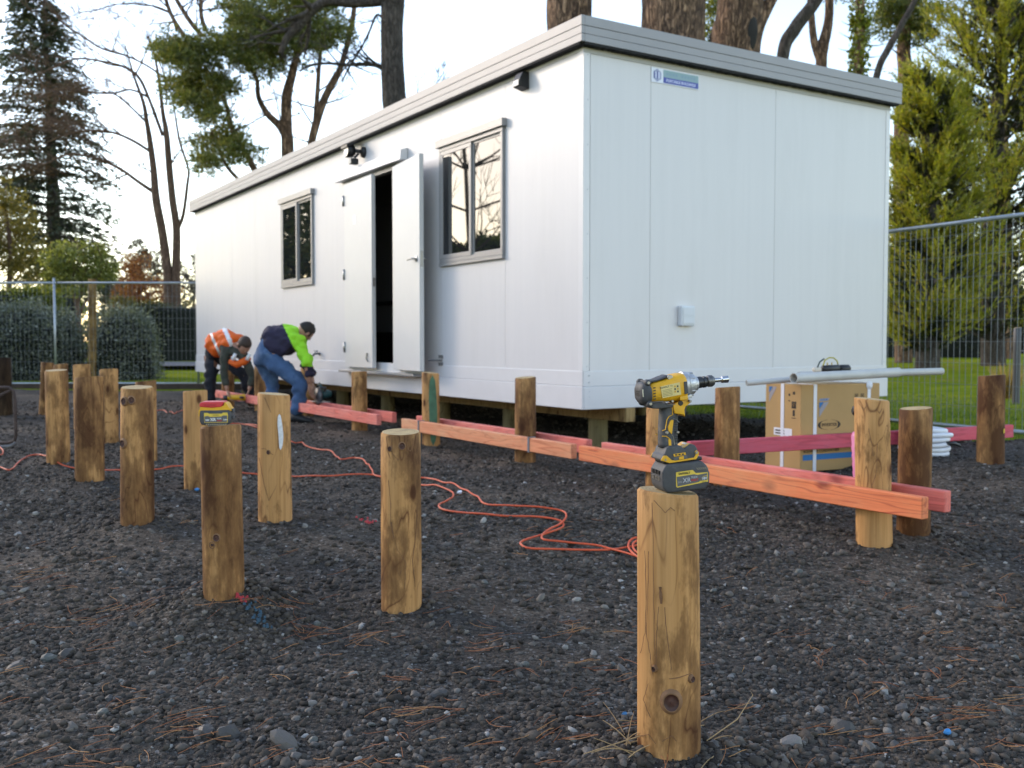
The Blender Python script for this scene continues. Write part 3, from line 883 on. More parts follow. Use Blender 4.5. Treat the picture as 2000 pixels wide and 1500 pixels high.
for a, b_, lab in ((-12.3, -8.79, 'steel fence panel at the far left edge in front of the grey green shrub'), (-8.76, -6.03, 'steel fence panel between its upright and the far end of the white building'), (-6.0, -2.6, 'steel fence panel behind the far end of the building, seen below the floor')):
    fence_panel(lab, (a, YF, 0), (b_, YF, 0), zf0, 2.0, .085, .21, .0022, ends=(1,))
fd = Vector((.442, -.897, 0)); f0 = Vector((3.92, 10.3, 0))
fence_panel('steel fence panel to the right of the building in front of the sunlit lawn', f0 + fd * -.55, f0 + fd * 2.9, .07, 2.02, .068, .205, .0024)
fence_panel('steel fence panel mostly hidden behind the building', f0 + fd * -4.1, f0 + fd * -.62, .07, 2.02, .068, .205, .0024)
ed = MB().box((-13, 17.55, -.05), (-3.2, 17.60, .20)).build('timber_edging', mat('edging_brown', (.05, .032, .022), .8, var=.4), None)
setp(ed, 'low dark timber edging board along the far side of the gravel', 'edging')

# ------------------------------------------------------------------ trees, hedges, shrubs
BARK_PINE = bark_mat('pine_bark', [(.3, (.10, .06, .042)), (.5, (.33, .20, .125)), (.72, (.58, .38, .24))], (5.5, 5.5, 1.7), 1.4)
BARK_GREY = bark_mat('grey_bark', [(.25, (.05, .045, .04)), (.5, (.10, .085, .075)), (.8, (.17, .14, .12))], (6, 6, 1.6))
BARK_BARE = bark_mat('bare_bark', [(.25, (.08, .05, .036)), (.5, (.18, .11, .075)), (.8, (.30, .19, .13))], (6, 6, 2), .6)
BARK_IVY = bark_mat('ivy_bark', [(.25, (.03, .03, .025)), (.5, (.075, .065, .05)), (.8, (.12, .10, .08))], (6, 6, 1.6), 1.0, (.045, .055, .012))
L_PINE = leaf_mat('pine_needles_leaf', [(0, (.045, .07, .016)), (.5, (.11, .145, .03)), (.85, (.21, .22, .045)), (1, (.28, .22, .07))], .45)
L_CEDAR = leaf_mat('cedar_leaf', [(0, (.020, .032, .018)), (.6, (.045, .060, .030)), (1, (.09, .092, .04))], .25)
L_CYP = leaf_mat('cypress_leaf', [(0, (.11, .14, .014)), (.45, (.25, .27, .024)), (.8, (.37, .37, .035)), (1, (.42, .30, .05))], .55)
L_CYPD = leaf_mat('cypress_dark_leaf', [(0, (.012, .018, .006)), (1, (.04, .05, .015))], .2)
L_SHRUB = leaf_mat('grey_shrub_leaf', [(0, (.06, .078, .055)), (.7, (.15, .17, .13)), (.95, (.27, .29, .23)), (1, (.46, .48, .42))], .3)
L_HEDGE = leaf_mat('hedge_leaf', [(0, (.08, .11, .014)), (.6, (.17, .21, .024)), (1, (.30, .31, .04))], .4)
L_DARK = leaf_mat('dark_hedge_leaf', [(0, (.016, .022, .010)), (.7, (.038, .050, .020)), (1, (.08, .09, .03))], .25)
L_OLIVE = leaf_mat('olive_leaf', [(0, (.09, .11, .02)), (.6, (.20, .23, .045)), (1, (.36, .36, .10))], .45)
L_YEL = leaf_mat('yellow_leaf', [(0, (.08, .075, .015)), (.6, (.19, .165, .03)), (1, (.30, .22, .045))], .45)
L_AUT = leaf_mat('autumn_leaf', [(0, (.16, .055, .02)), (.5, (.34, .115, .035)), (1, (.46, .22, .05))], .5)
L_FARBR = leaf_mat('far_twig', [(0, (.05, .040, .034)), (1, (.13, .105, .085))], .2)
L_TWIG = leaf_mat('cedar_brown_twig', [(0, (.06, .034, .020)), (1, (.20, .11, .06))], .3)

def limb_path(p, d, length, n=6, bend=(0, 0, 0), jit=.08, rnd=random):
    pts = [Vector(p)]; d = Vector(d).normalized(); b = Vector(bend)
    for i in range(n):
        d = (d + b / n + Vector((rnd.uniform(-jit, jit), rnd.uniform(-jit, jit), rnd.uniform(-jit, jit)))).normalized()
        pts.append(pts[-1] + d * length / n)
    return pts

def branch(mb, p, d, length, r, depth, rnd, up=.25, spread=.7, kids=4, n=5, tips=None, jit=.14, ratio=.62):
    pts = limb_path(p, d, length, n, (0, 0, up), jit, rnd)
    rad = [r * (1 - .72 * i / n) for i in range(n + 1)]
    mb.tube(pts, rad, 7 if r > .06 else (5 if r > .02 else 3), caps=False)
    if tips is not None and depth <= 1: tips += pts[2:]
    if depth <= 0: return
    for k in range(kids):
        i = rnd.randint(max(1, n // 3), n)
        t = (pts[i] - pts[i - 1]).normalized()
        a = Vector((rnd.gauss(0, 1), rnd.gauss(0, 1), rnd.gauss(0, .7)))
        a = (a - t * a.dot(t)).normalized()
        nd = (t * math.cos(spread) + a * math.sin(spread)).normalized()
        branch(mb, pts[i], nd, length * ratio * rnd.uniform(.7, 1.15), max(.0095, rad[i] * .66), depth - 1, rnd, up, spread, kids, max(3, n - 1), tips, jit, ratio)

def foliage(name, vs, fs, mt, parent):
    o = link(name, np_mesh(name, vs, fs), mt, parent)
    return o

def to_local(pts, org): return np.array([list(Vector(p) - Vector(org)) for p in pts])

def polytrunk(px_pts, D, org, widths, mb, sides=10, sub=4, wob=0.0, rnd=random):
    """a stem through photo columns/rows at depth D (its own real place), widths in photo pixels"""
    P = [PX(x, y, D) - Vector(org) for x, y in px_pts]
    W = [w / 2 / F * D for w in widths]
    pts, rad = [], []
    for i in range(len(P) - 1):
        p0, p1, p2, p3 = P[max(0, i - 1)], P[i], P[i + 1], P[min(len(P) - 1, i + 2)]
        for k in range(sub):
            t = k / sub
            q = .5 * ((2 * p1) + (p2 - p0) * t + (2 * p0 - 5 * p1 + 4 * p2 - p3) * t * t + (3 * p1 - p0 - 3 * p2 + p3) * t ** 3)
            pts.append(q + Vector((rnd.gauss(0, wob), rnd.gauss(0, wob), 0))); rad.append(W[i] * (1 - t) + W[i + 1] * t)
    pts.append(P[-1]); rad.append(W[-1])
    mb.tube(pts, rad, sides, caps=False)
    return pts

def gnd(D): return .10 + .16 * float(sstep(20, 34, D))

# --- tall pine trunks behind the building
def pine_trunk(label, px_pts, D, widths, mt=BARK_PINE, extra=None, group='pine trunks behind the building', name='pine_tree', rough=.05):
    base = PX(px_pts[0][0], 700, D); org = Vector((base.x, base.y, gnd(D)))
    t = thing(name, label, 'tree', org, group=group)
    rnd = random.Random(int(px_pts[0][0]))
    m = MB()
    low = [(px_pts[0][0], HZ + (CZ - gnd(D) + .3) / D * F)]
    pts = polytrunk(low + px_pts, D, org, [widths[0] * 1.25] + widths, m, 22, 10)
    # knobbly bark: push the vertices in and out
    me = m.mesh('trunk')
    for v in me.vertices:
        c = v.co
        n_ = float(vnoise(np.array([c.x * 4 + c.y * 3]), np.array([c.z * 1.3]), 4)[0]) + .6 * float(vnoise(np.array([c.x * 11 + c.y * 9]), np.array([c.z * 4]), 8)[0])
        v.co.x += n_ * rough; v.co.y += n_ * rough
    link('trunk', me, mt, t, smooth=True)
    if extra:
        for ep, ew in extra:
            e = MB(); polytrunk(ep, D, org, ew, e, 12, 6)
            e.build('limb', mt, t, smooth=True)
    return t, org
pine_trunk('straight pine trunk rising behind the near corner of the roof', [(1104, 300), (1110, 60), (1114, -160), (1112, -900)], 20.0, [90, 86, 84, 60])
pine_trunk('thickest pine trunk with deeply plated bark behind the roof', [(1310, 320), (1313, 60), (1318, -160), (1325, -900)], 19.0, [128, 122, 120, 90], rough=.07)
tt, oo = pine_trunk('pine trunk with a dark scar and a curved limb on its right', [(1428, 340), (1436, 90), (1447, -60), (1455, -900)], 21.0, [100, 94, 88, 60],
           extra=[([(1470, 110), (1478, 60), (1500, 10), (1545, -80), (1600, -300)], [26, 26, 24, 20, 12])])
e = MB(); e.lathe([(-.02, .02), (.0, .16), (.03, .20)], 12, 'y', (0, 0, 0)); 
eo = e.build('scar', mat('scar_black', (.02, .018, .017), .9, var=.4), tt, smooth=True); eo.location = PX(1462, 60, 20.55) - oo; eo.scale = (1.0, 1, 2.2)
pine_trunk('slim curved trunk leaning right above the roof', [(1520, 300), (1528, 115), (1553, 55), (1600, -10), (1680, -160), (1700, -500)], 22.0, [26, 24, 25, 24, 20, 10], BARK_GREY, rough=.02)
pine_trunk('forked pale trunk above the roof', [(1600, 300), (1604, 130), (1606, 96), (1618, 40), (1622, -50), (1640, -500)], 24.0, [24, 22, 24, 17, 16, 8], BARK_PINE,
           extra=[([(1603, 118), (1590, 80), (1584, 20), (1578, -60), (1560, -300)], [18, 14, 12, 11, 6])], rough=.02)
pine_trunk('dark trunk leaning right between the roof end and the feathery tree', [(1690, 300), (1712, 150), (1735, 95), (1760, 50), (1800, -40), (1850, -300)], 26.0, [14, 13, 13, 12, 10, 5], BARK_GREY, rough=.01)

def ivy_tree():
    D = 23.0; base = PX(1674, 700, D); org = Vector((base.x, base.y, gnd(D)))
    t = thing('ivy_tree', 'upright trunk wrapped in ivy above the right half of the roof', 'tree', org)
    m = MB(); pts = polytrunk([(1674, 760), (1676, 300), (1676, 150), (1680, 60), (1680, -40), (1685, -600)], D, org, [24, 22, 20, 18, 17, 10], m, 12, 6)
    m.build('trunk', BARK_PINE, t, smooth=True)
    c = []
    for k in range(2600):
        a = random.random(); i = random.uniform(0, len(pts) - 2); q = pts[int(i)].lerp(pts[int(i) + 1], i % 1)
        an = random.uniform(0, 6.28); rr = random.uniform(.10, .24)
        c.append((q.x + rr * math.cos(an), q.y + rr * math.sin(an), q.z + random.gauss(0, .05)))
    c = np.array(c); v, f = leaves(c, rng.normal(size=c.shape) + np.array([0, 0, -.3]), .10, .08)
    foliage('crown', v, f, L_HEDGE, t)
    # spiky side shoots
    for k in range(10):
        s_ = MB(); z = PX(1676, 40 + k * 12, D)[2] - org.z; sd_ = (-1) ** k
        pp = limb_path((.12 * sd_, 0, z), (sd_, random.uniform(-.4, .4), -.05), random.uniform(.3, .62), 4, (0, 0, .35), .06)
        s_.tube(pp, [.018, .015, .011, .007, .003], 5, caps=False)
        s_.build('shoot', L_CEDAR, t)
ivy_tree()

# --- dark upright trunk left of the building with thin bare side branches
def bare_side(t, org, D, specs, mt, seed=1, name='branch'):
    rnd = random.Random(seed)
    for pxs, ws, kids in specs:
        m = MB(); pts = polytrunk(pxs, D, org, ws, m, 7, 5)
        for k in range(int(kids * 1.7)):
            i = rnd.randint(len(pts) // 5, len(pts) - 2)
            tdir = (pts[i + 1] - pts[i]).normalized()
            a = Vector((rnd.gauss(0, 1), rnd.gauss(0, .5), rnd.gauss(.3, .8)))
            branch(m, pts[i], (tdir + a * .7).normalized(), (pts[-1] - pts[0]).length * rnd.uniform(.18, .42), .62 * ws[min(len(ws) - 1, i * len(ws) // len(pts))] / 2 / F * D, 3 if name == 'limb' else 2, rnd, .2, .6, 3, 4)
        m.build(name, mt, t, smooth=True)
tt, oo = pine_trunk('dark trunk with ivy shadowed side, left of the roof centre', [(776, 300), (770, 190), (766, 110), (766, 20), (768, -80), (775, -800)], 28.0, [50, 46, 44, 45, 48, 30], BARK_GREY, group=None, name='dark_tree', rough=.03)
bare_side(tt, oo, 28.0, [
  ([(762, 150), (745, 132), (722, 126), (680, 127), (640, 124), (605, 128), (585, 140)], [12, 11, 8, 6, 5, 5, 3], 7),
  ([(770, -5), (740, 2), (690, 6), (640, 3), (610, 20), (580, 55), (560, 75), (548, 105)], [20, 20, 18, 18, 18, 17, 14, 10], 6),
  ([(748, 35), (735, 30), (722, 60), (705, 95), (685, 125), (668, 160)], [5, 5, 4, 4, 4, 3], 5),
  ([(790, 195), (830, 180), (850, 165), (868, 140)], [4, 3, 2, 1.5], 4)], BARK_GREY, 3)

# --- leafy pine left of the building: several stems and heavy needle clumps
def leafy_pine():
    D = 33.0; base = PX(560, 700, D); org = Vector((base.x, base.y, gnd(D)))
    t = thing('pine_tree', 'pine with heavy clumps of green needles above the left half of the roof', 'tree', org, group=None)
    m = MB()
    polytrunk([(563, 760), (562, 320), (560, 260), (560, 190), (572, 140), (585, 80), (600, -20), (620, -200)], D, org, [28, 24, 22, 20, 15, 12, 10, 6], m, 12, 5)
    m.build('trunk', BARK_PINE, t, smooth=True)
    for pts, ws in [([(560, 270), (545, 245), (522, 222), (505, 190), (500, 150), (470, 100)], [16, 14, 12, 10, 8, 5]),
                    ([(604, 300), (615, 250), (635, 190), (662, 140), (680, 80), (690, 30), (700, -60)], [14, 16, 15, 12, 10, 10, 6]),
                    ([(616, 235), (620, 180), (624, 120), (632, 60), (640, -20)], [10, 9, 8, 7, 5]),
                    ([(505, 345), (480, 300), (450, 245), (440, 200), (400, 130)], [14, 12, 10, 8, 5]),
                    ([(465, 350), (440, 320), (420, 270), (412, 250)], [8, 7, 6, 4]),
                    ([(395, 70), (370, 40), (340, -10), (320, -60)], [10, 9, 8, 6]),
                    ([(400, 55), (392, 20), (398, -40)], [9, 8, 7]),
                    ([(360, 70), (335, 30), (318, -20)], [8, 8, 7])]:
        m = MB(); pp = polytrunk(pts, D, org, ws, m, 8, 4)
        rnd = random.Random(int(pts[0][0]))
        for k in range(5):
            i = rnd.randint(2, len(pp) - 2)
            branch(m, pp[i], Vector((rnd.uniform(-1, 1), rnd.uniform(-.5, .5), rnd.uniform(0, .8))), rnd.uniform(.8, 2.2), .03, 2, rnd, .1, .6, 3, 4)
        m.build('limb', BARK_PINE, t, smooth=True)
    blobs = []   # photo x, y, radius px
    spec = [(585, 15, 70, 50, 22), (560, 85, 80, 50, 22), (480, 30, 45, 45, 12), (440, 100, 60, 40, 16), (380, 115, 50, 30, 12), (345, 110, 30, 28, 9), (330, 95, 22, 20, 6),
            (510, 120, 55, 35, 12), (640, 70, 30, 25, 6), (385, 185, 55, 32, 14), (360, 175, 30, 25, 7), (405, 222, 28, 18, 6), (430, 170, 30, 25, 6), (620, 90, 25, 18, 4), (460, 300, 40, 25, 8), (410, 285, 20, 14, 4), (405, 320, 22, 14, 5), (450, 265, 28, 25, 5), (505, 60, 60, 60, 12), (660, 60, 16, 14, 3)]
    rnd = random.Random(5)
    C, DIR = [], []
    for cx, cy, rx, ry, n in spec:
        for k in range(int(n * 1.6)):
            bx, by = cx + rnd.gauss(0, rx * .45), cy + rnd.gauss(0, ry * .45)
            c = PX(bx, by, D + rnd.uniform(-1.6, 1.6)) - org
            rr = rnd.uniform(.30, .55)
            for q in range(64):                        # tufts
                dv_ = Vector((rnd.gauss(0, 1), rnd.gauss(0, 1), rnd.gauss(.25, .8))).normalized()
                tp_ = c + Vector((dv_.x * rr * 1.25, dv_.y * rr * 1.25, dv_.z * rr * .8)) * rnd.uniform(.35, 1)
                for w in range(6):
                    C.append(tp_); DIR.append(dv_ * .8 + Vector((rnd.gauss(0, .6), rnd.gauss(0, .6), rnd.gauss(.25, .5))))
    C, DIR = np.array([list(x) for x in C]), np.array([list(x) for x in DIR])
    v, f = leaves(C, DIR, rng.uniform(.10, .19, len(C)), .032, tri=True)
    foliage('crown', v, f, L_PINE, t)
leafy_pine()

# --- bare double-stemmed tree
def bare_pair():
    D = 38.0; base = PX(335, 700, D); org = Vector((base.x, base.y, gnd(D)))
    t = thing('bare_tree', 'leafless tree with two slender trunks and long arching branches', 'tree', org)
    rnd = random.Random(9)
    m = MB(); p1 = polytrunk([(333, 640), (328, 540), (318, 460), (305, 390), (300, 330), (292, 270), (287, 240), (280, 200), (262, 150), (245, 90)], D, org, [22, 18, 17, 16, 13, 11, 9, 7, 5, 2], m, 9, 4)
    m.build('trunk', BARK_BARE, t, smooth=True)
    m = MB(); p2 = polytrunk([(346, 640), (344, 540), (345, 450), (337, 390), (330, 320), (325, 260), (318, 220), (311, 160), (300, 100), (285, 60)], D, org, [20, 17, 15, 14, 13, 11, 8, 6, 4, 2], m, 9, 4)
    m.build('trunk', BARK_BARE, t, smooth=True)
    m = MB(); polytrunk([(346, 450), (358, 420), (366, 360), (368, 330), (352, 280), (343, 230), (338, 200)], D, org, [8, 7, 6, 5, 5, 4, 2], m, 7, 4)
    m.build('trunk', BARK_BARE, t, smooth=True)
    bare_side(t, org, D, [
      ([(300, 375), (270, 355), (235, 330), (195, 312), (160, 303), (130, 302), (95, 318), (60, 330)], [8, 7, 6, 5, 5, 4, 3, 2], 9),
      ([(292, 295), (260, 275), (225, 260), (190, 255), (150, 258), (110, 270), (70, 290)], [6, 6, 5, 5, 4, 3, 2], 9),
      ([(318, 265), (290, 190), (270, 150), (240, 130), (190, 118), (150, 115), (110, 128), (70, 150)], [7, 6, 6, 5, 4, 4, 3, 2], 8),
      ([(325, 155), (290, 130), (250, 110), (200, 95), (160, 70), (130, 50), (110, 30)], [4, 4, 4, 4, 4, 3, 2], 6),
      ([(290, 190), (255, 175), (220, 182), (170, 180), (120, 175), (80, 190), (40, 215)], [5, 4, 4, 4, 3, 2, 1.5], 8),
      ([(287, 240), (262, 215), (240, 195), (222, 182)], [5, 4, 4, 3], 5),
      ([(330, 330), (340, 310), (350, 300)], [4, 3, 2], 3),
      ([(325, 205), (322, 150), (290, 80), (278, 60)], [4, 3, 2, 1.5], 5),
      ([(352, 285), (380, 272), (415, 265)], [3, 2.5, 2], 2),
      ([(300, 340), (285, 330), (262, 325)], [3, 2, 1], 3)], BARK_BARE, 12, 'limb')
    # the fan of long thin twigs that crosses the top of the sky, from a limb of the same tree
    bare_side(t, org, D, [([(345, 60), (330, 25), (290, 10), (230, 8), (190, 20), (150, 25)], [5, 4, 3, 2.5, 2, 1], 8)], BARK_BARE, 31, 'limb')
bare_pair()

# --- big cedar at the left: tiers of flat drooping boughs
def cedar():
    D = 46.0; base = PX(104, 700, D); org = Vector((base.x, base.y, gnd(D)))
    t = thing('cedar_tree', 'tall dark cedar with tiers of drooping boughs at the left', 'tree', org)
    rnd = random.Random(21)
    top = PX(85, -40, D)[2] - org.z
    m = MB(); polytrunk([(105, 720), (105, 520), (104, 400), (98, 250), (92, 120), (85, -40)], D, org, [30, 28, 24, 17, 10, 3], m, 12, 6)
    m.build('trunk', BARK_GREY, t, smooth=True)
    C, DR = [], []
    z = 3.0
    while z < top - .2:
        f_ = z / top
        # outline of the crown read from the photo: half widths grow downward
        hw = max(.35, 4.7 * (1 - f_) ** .66 + .3)
        for k in range(7):
            a = rnd.uniform(0, 2 * math.pi); L_ = hw * rnd.uniform(.62, 1.08)
            xo = (85 + 20 * (1 - f_) - 104) / F * D
            lm = MB()
            pts = limb_path((xo, 0, z), (math.cos(a), math.sin(a), .28), L_, 6, (0, 0, -.75), .05, rnd)
            lm.tube(pts, [.05 * (1 - .8 * i / 6) * (1.2 - f_) + .006 for i in range(7)], 5, caps=False)
            lm.build('bough', BARK_GREY, t)
            for i in range(1, 7):
                for q in range(int(22 * (1.15 - .5 * f_))):
                    s_ = rnd.gauss(0, .16 + .075 * i * L_ / 3) ; fw = rnd.uniform(-.3, .3) * L_ / 3
                    side = Vector((-math.sin(a), math.cos(a), 0))
                    c = pts[i] + side * s_ + (pts[i] - pts[i - 1]).normalized() * fw + Vector((0, 0, rnd.gauss(-.03, .07) - abs(s_) * .12))
                    C.append(c); DR.append((pts[i] - pts[i - 1]).normalized() + side * (1.2 if s_ > 0 else -1.2) * rnd.uniform(.2, 1) + Vector((0, 0, rnd.uniform(-.5, .1))))
        z += .36
    C, DR = np.array([list(x) for x in C]), np.array([list(x) for x in DR])
    v, f = leaves(C, DR, rng.uniform(.14, .34, len(C)), .085)
    foliage('crown', v, f, L_CEDAR, t)
    # russet dead twigs hanging in the lower left tiers
    C = []
    for cx, cy, rx, ry, n in ((85, 190, 70, 25, 1100), (120, 245, 80, 22, 1100), (60, 330, 60, 22, 800), (150, 170, 50, 14, 500), (30, 270, 40, 25, 400)):
        for k in range(n):
            C.append(PX(cx + rnd.gauss(0, rx * .5), cy + rnd.gauss(0, ry * .5) , D - rnd.uniform(.5, 2.8)) - org)
    C = np.array([list(x) for x in C]); v, f = leaves(C, rng.normal(size=C.shape) * np.array([1, 1, .6]) + np.array([.6, 0, .2]), rng.uniform(.15, .4, len(C)), .03)
    foliage('dead_twigs', v, f, L_TWIG, t)
cedar()

# --- feathery golden cypress at the right
def cypress(label, px, D, ytop, HWD, seed, trunk=None, zstart=.75, levels=.29, per=10):
    base = PX(px, 700, D); org = Vector((base.x, base.y, gnd(D)))
    t = thing('cypress_tree', label, 'tree', org, group='golden cypresses beyond the right fence')
    rnd = random.Random(seed)
    m = MB(); polytrunk(trunk, D, org, [48, 42, 34, 26, 22, 10][:len(trunk)], m, 12, 6)
    m.build('trunk', BARK_GREY, t, smooth=True)
    C, DR = [], []; CD, DD = [], []
    top = PX(0, ytop, D)[2] - org.z
    z = zstart
    while z < top - .15:
        f_ = z / top
        hw = HWD * (1 - f_) ** .55 * min(1, .62 + z * .22) + .2
        for k in range(per):
            a = rnd.uniform(0, 2 * math.pi); L_ = hw * rnd.uniform(.5, 1.15)
            pts = limb_path((.1 * math.cos(a), .1 * math.sin(a), z), (math.cos(a), math.sin(a), .25), L_, 7, (0, 0, .55), .07, rnd)
            if rnd.random() < .4:
                lm = MB(); lm.tube(pts, [.035 * (1 - .8 * i / 7) + .004 for i in range(8)], 4, caps=False); lm.build('bough', BARK_GREY, t)
            for i in range(2, 8):
                tdir = (pts[i] - pts[i - 1]).normalized()
                out = i / 7
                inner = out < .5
                for q in range(2 if inner else 3):      # plumes
                    side = Vector((rnd.gauss(0, 1), rnd.gauss(0, 1), rnd.gauss(.5, .6)))
                    pd = (tdir * 1.0 + side * .5 + Vector((0, 0, .5))).normalized()
                    pl = rnd.uniform(.30, .85) * (.5 + .6 * out)
                    p0 = pts[i].lerp(pts[i - 1], rnd.random())
                    ns = 6 if inner else 12
                    for s_ in range(ns):
                        u_ = (s_ + rnd.random()) / ns
                        c = p0 + pd * pl * u_ + Vector((0, 0, -.12 * u_ * u_))
                        for w in (0, 1):
                            sd2 = Vector((rnd.gauss(0, 1), rnd.gauss(0, 1), rnd.gauss(0, 1)))
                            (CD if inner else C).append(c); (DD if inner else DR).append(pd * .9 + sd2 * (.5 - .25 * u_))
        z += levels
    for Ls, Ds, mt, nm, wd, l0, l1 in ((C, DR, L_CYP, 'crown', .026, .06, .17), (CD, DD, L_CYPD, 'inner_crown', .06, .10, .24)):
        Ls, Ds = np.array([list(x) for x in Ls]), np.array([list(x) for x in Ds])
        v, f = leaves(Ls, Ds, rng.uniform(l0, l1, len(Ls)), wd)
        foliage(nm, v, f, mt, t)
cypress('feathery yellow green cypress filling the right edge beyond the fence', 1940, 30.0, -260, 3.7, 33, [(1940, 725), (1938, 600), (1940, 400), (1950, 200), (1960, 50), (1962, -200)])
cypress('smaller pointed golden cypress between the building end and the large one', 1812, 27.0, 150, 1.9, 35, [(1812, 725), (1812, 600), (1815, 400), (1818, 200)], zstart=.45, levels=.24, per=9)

# --- shrubs and hedges as leafy volumes
def leaf_shell(fn, n, depth=.12, jitter=.08):
    """n leaves just inside a closed surface given by fn(u, v) -> point, normal (arrays)"""
    u, v = rng.random(n), rng.random(n)
    p, nr = fn(u, v)
    d = rng.random((n, 1)) ** 2 * depth
    return p - nr * d + rng.normal(size=p.shape) * jitter, nr

def hedge(name, label, cat, x0, x1, y0, y1, z0, z1, n, mt, leafs=(.07, .05), wav=.12, core=None, group=None, bulge=0.25, depth=.15):
    org = Vector(((x0 + x1) / 2, (y0 + y1) / 2, z0))
    t = thing(name, label, cat, org, group=group)
    hx_, hy_, hz_ = (x1 - x0) / 2, (y1 - y0) / 2, z1 - z0
    def fn(u, v):
        th = 2 * math.pi * u
        # areas: side wall and top of a superellipse box
        ph = np.arcsin(np.clip(v, 0, 1)) * .999
        e1 = .35 + bulge
        cx, cy = np.sign(np.cos(th)) * np.abs(np.cos(th)) ** e1, np.sign(np.sin(th)) * np.abs(np.sin(th)) ** e1
        k, s_ = np.cos(ph) ** e1, np.sin(ph) ** e1
        p = np.stack([hx_ * cx * k, hy_ * cy * k, hz_ * s_], -1)
        nr = unit(np.stack([cx * k / hx_, cy * k / hy_, s_ / hz_], -1))
        p += nr * (wav * (vnoise(p[:, 0] * 1.6 + 3 * p[:, 1], p[:, 2] * 1.9 + p[:, 1], 17) + .6 * vnoise(p[:, 0] * 4.1 + p[:, 1], p[:, 2] * 4.3, 19)))[:, None] * 2
        return p, nr
    c, nr = leaf_shell(fn, n, depth)
    v, f = leaves(c, nr * .8 + rng.normal(size=c.shape) * .8, rng.uniform(.6, 1.2, n) * leafs[0], leafs[1])
    foliage('foliage', v, f, mt, t)
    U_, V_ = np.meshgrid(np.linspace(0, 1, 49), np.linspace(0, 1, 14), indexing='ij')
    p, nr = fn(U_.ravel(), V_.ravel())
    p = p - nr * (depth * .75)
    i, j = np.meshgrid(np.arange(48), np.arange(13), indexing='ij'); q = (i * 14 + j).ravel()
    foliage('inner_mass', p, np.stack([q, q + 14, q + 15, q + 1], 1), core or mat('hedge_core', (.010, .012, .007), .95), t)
    return t

def xat(px, D): return (px - 1000) / F * D
def zat(py, D): return CZ + (HZ - py) / F * D
D = 21.6
hedge('grey_shrub', 'large grey green rounded shrub behind the left fence', 'shrub', xat(-160, D), xat(190, D + 1), D - .9, D + 1.3, .0, zat(592, D), 20000, L_SHRUB, (.085, .035), .24, bulge=.35)
hedge('grey_shrub', 'grey green rounded shrub whose right end stops beside the lawn', 'shrub', xat(185, D + .6), xat(306, D + .6), D - .2, D + 1.6, .0, zat(600, D + .6), 10000, L_SHRUB, (.085, .035), .22, bulge=.5)
D = 31.0
hedge('clipped_hedge', 'clipped hedge with a sunlit flat top at the far left', 'hedge', xat(-330, D), xat(142, D), D - 1.0, D + 1.0, .1, zat(566, D), 15000, L_HEDGE, (.08, .05), .05, bulge=-.18)
D = 36.0
hedge('dark_hedge', 'dark hedge behind the lawn strip just left of the building', 'hedge', xat(255, D), xat(560, D), D - .8, D + 1, .2, zat(598, D), 9000, L_DARK, (.10, .06), .10, bulge=-.12)
# dark undergrowth behind the right fence
D = 44.0
hedge('dark_hedge', 'dark mass of evergreen undergrowth behind the cypress trunk', 'hedge', xat(1560, D), xat(1965, D), D - 1.5, D + 2, .2, zat(470, D), 15000, L_DARK, (.22, .12), .5, bulge=.1, depth=.5)
D = 60.0
hedge('dark_hedge', 'far evergreen row at the right edge', 'hedge', xat(1930, D), xat(2400, D), D - 1.5, D + 2, .2, zat(560, D), 6000, L_DARK, (.3, .16), .6, bulge=.1, depth=.5)

def leafy_tree(name, label, px, D, blobs, stems, mt, bark, n_leaf, lsize, cat='tree', group=None, seed=1, per=1.0):
    base = PX(px, 700, D); org = Vector((base.x, base.y, gnd(D)))
    t = thing(name, label, cat, org, group=group)
    rnd = random.Random(seed)
    for pts, ws in stems:
        m = MB(); pp = polytrunk(pts, D, org, ws, m, 7, 4)
        for k in range(6):
            i = rnd.randint(len(pp) // 2, len(pp) - 1)
            branch(m, pp[i], Vector((rnd.uniform(-1, 1), rnd.uniform(-.6, .6), rnd.uniform(.1, 1))), rnd.uniform(.5, 1.3), ws[-1] / 3 / F * D, 2, rnd, .2, .6, 3, 4)
        m.build('trunk', bark, t, smooth=True)
    C, DR = [], []
    tot = sum(b[2] * b[3] for b in blobs)
    for cx, cy, rx, ry in blobs:
        c0 = PX(cx, cy, D) - org; a, b_ = rx / F * D, ry / F * D
        nn = int(n_leaf * rx * ry / tot)
        sub = [(Vector((rnd.gauss(0, .5), rnd.gauss(0, .5), rnd.gauss(0, .5)))) for _ in range(max(5, nn // 70))]
        for k in range(nn):
            s_ = rnd.choice(sub); dv_ = Vector((rnd.gauss(0, 1), rnd.gauss(0, 1), rnd.gauss(0, 1))).normalized() * rnd.random() ** .4 * .38
            q = s_ + dv_
            if q.length > 1.15: q = q.normalized() * rnd.uniform(.8, 1.1)
            C.append(c0 + Vector((q.x * a, q.y * a * .8, q.z * b_))); DR.append(dv_ + Vector((rnd.gauss(0, .3), rnd.gauss(0, .3), rnd.gauss(-.05, .3))))
    C, DR = np.array([list(x) for x in C]), np.array([list(x) for x in DR])
    v, f = leaves(C, DR, rng.uniform(.7, 1.3, len(C)) * lsize, lsize * .5)
    foliage('crown', v, f, mt, t)
    return t
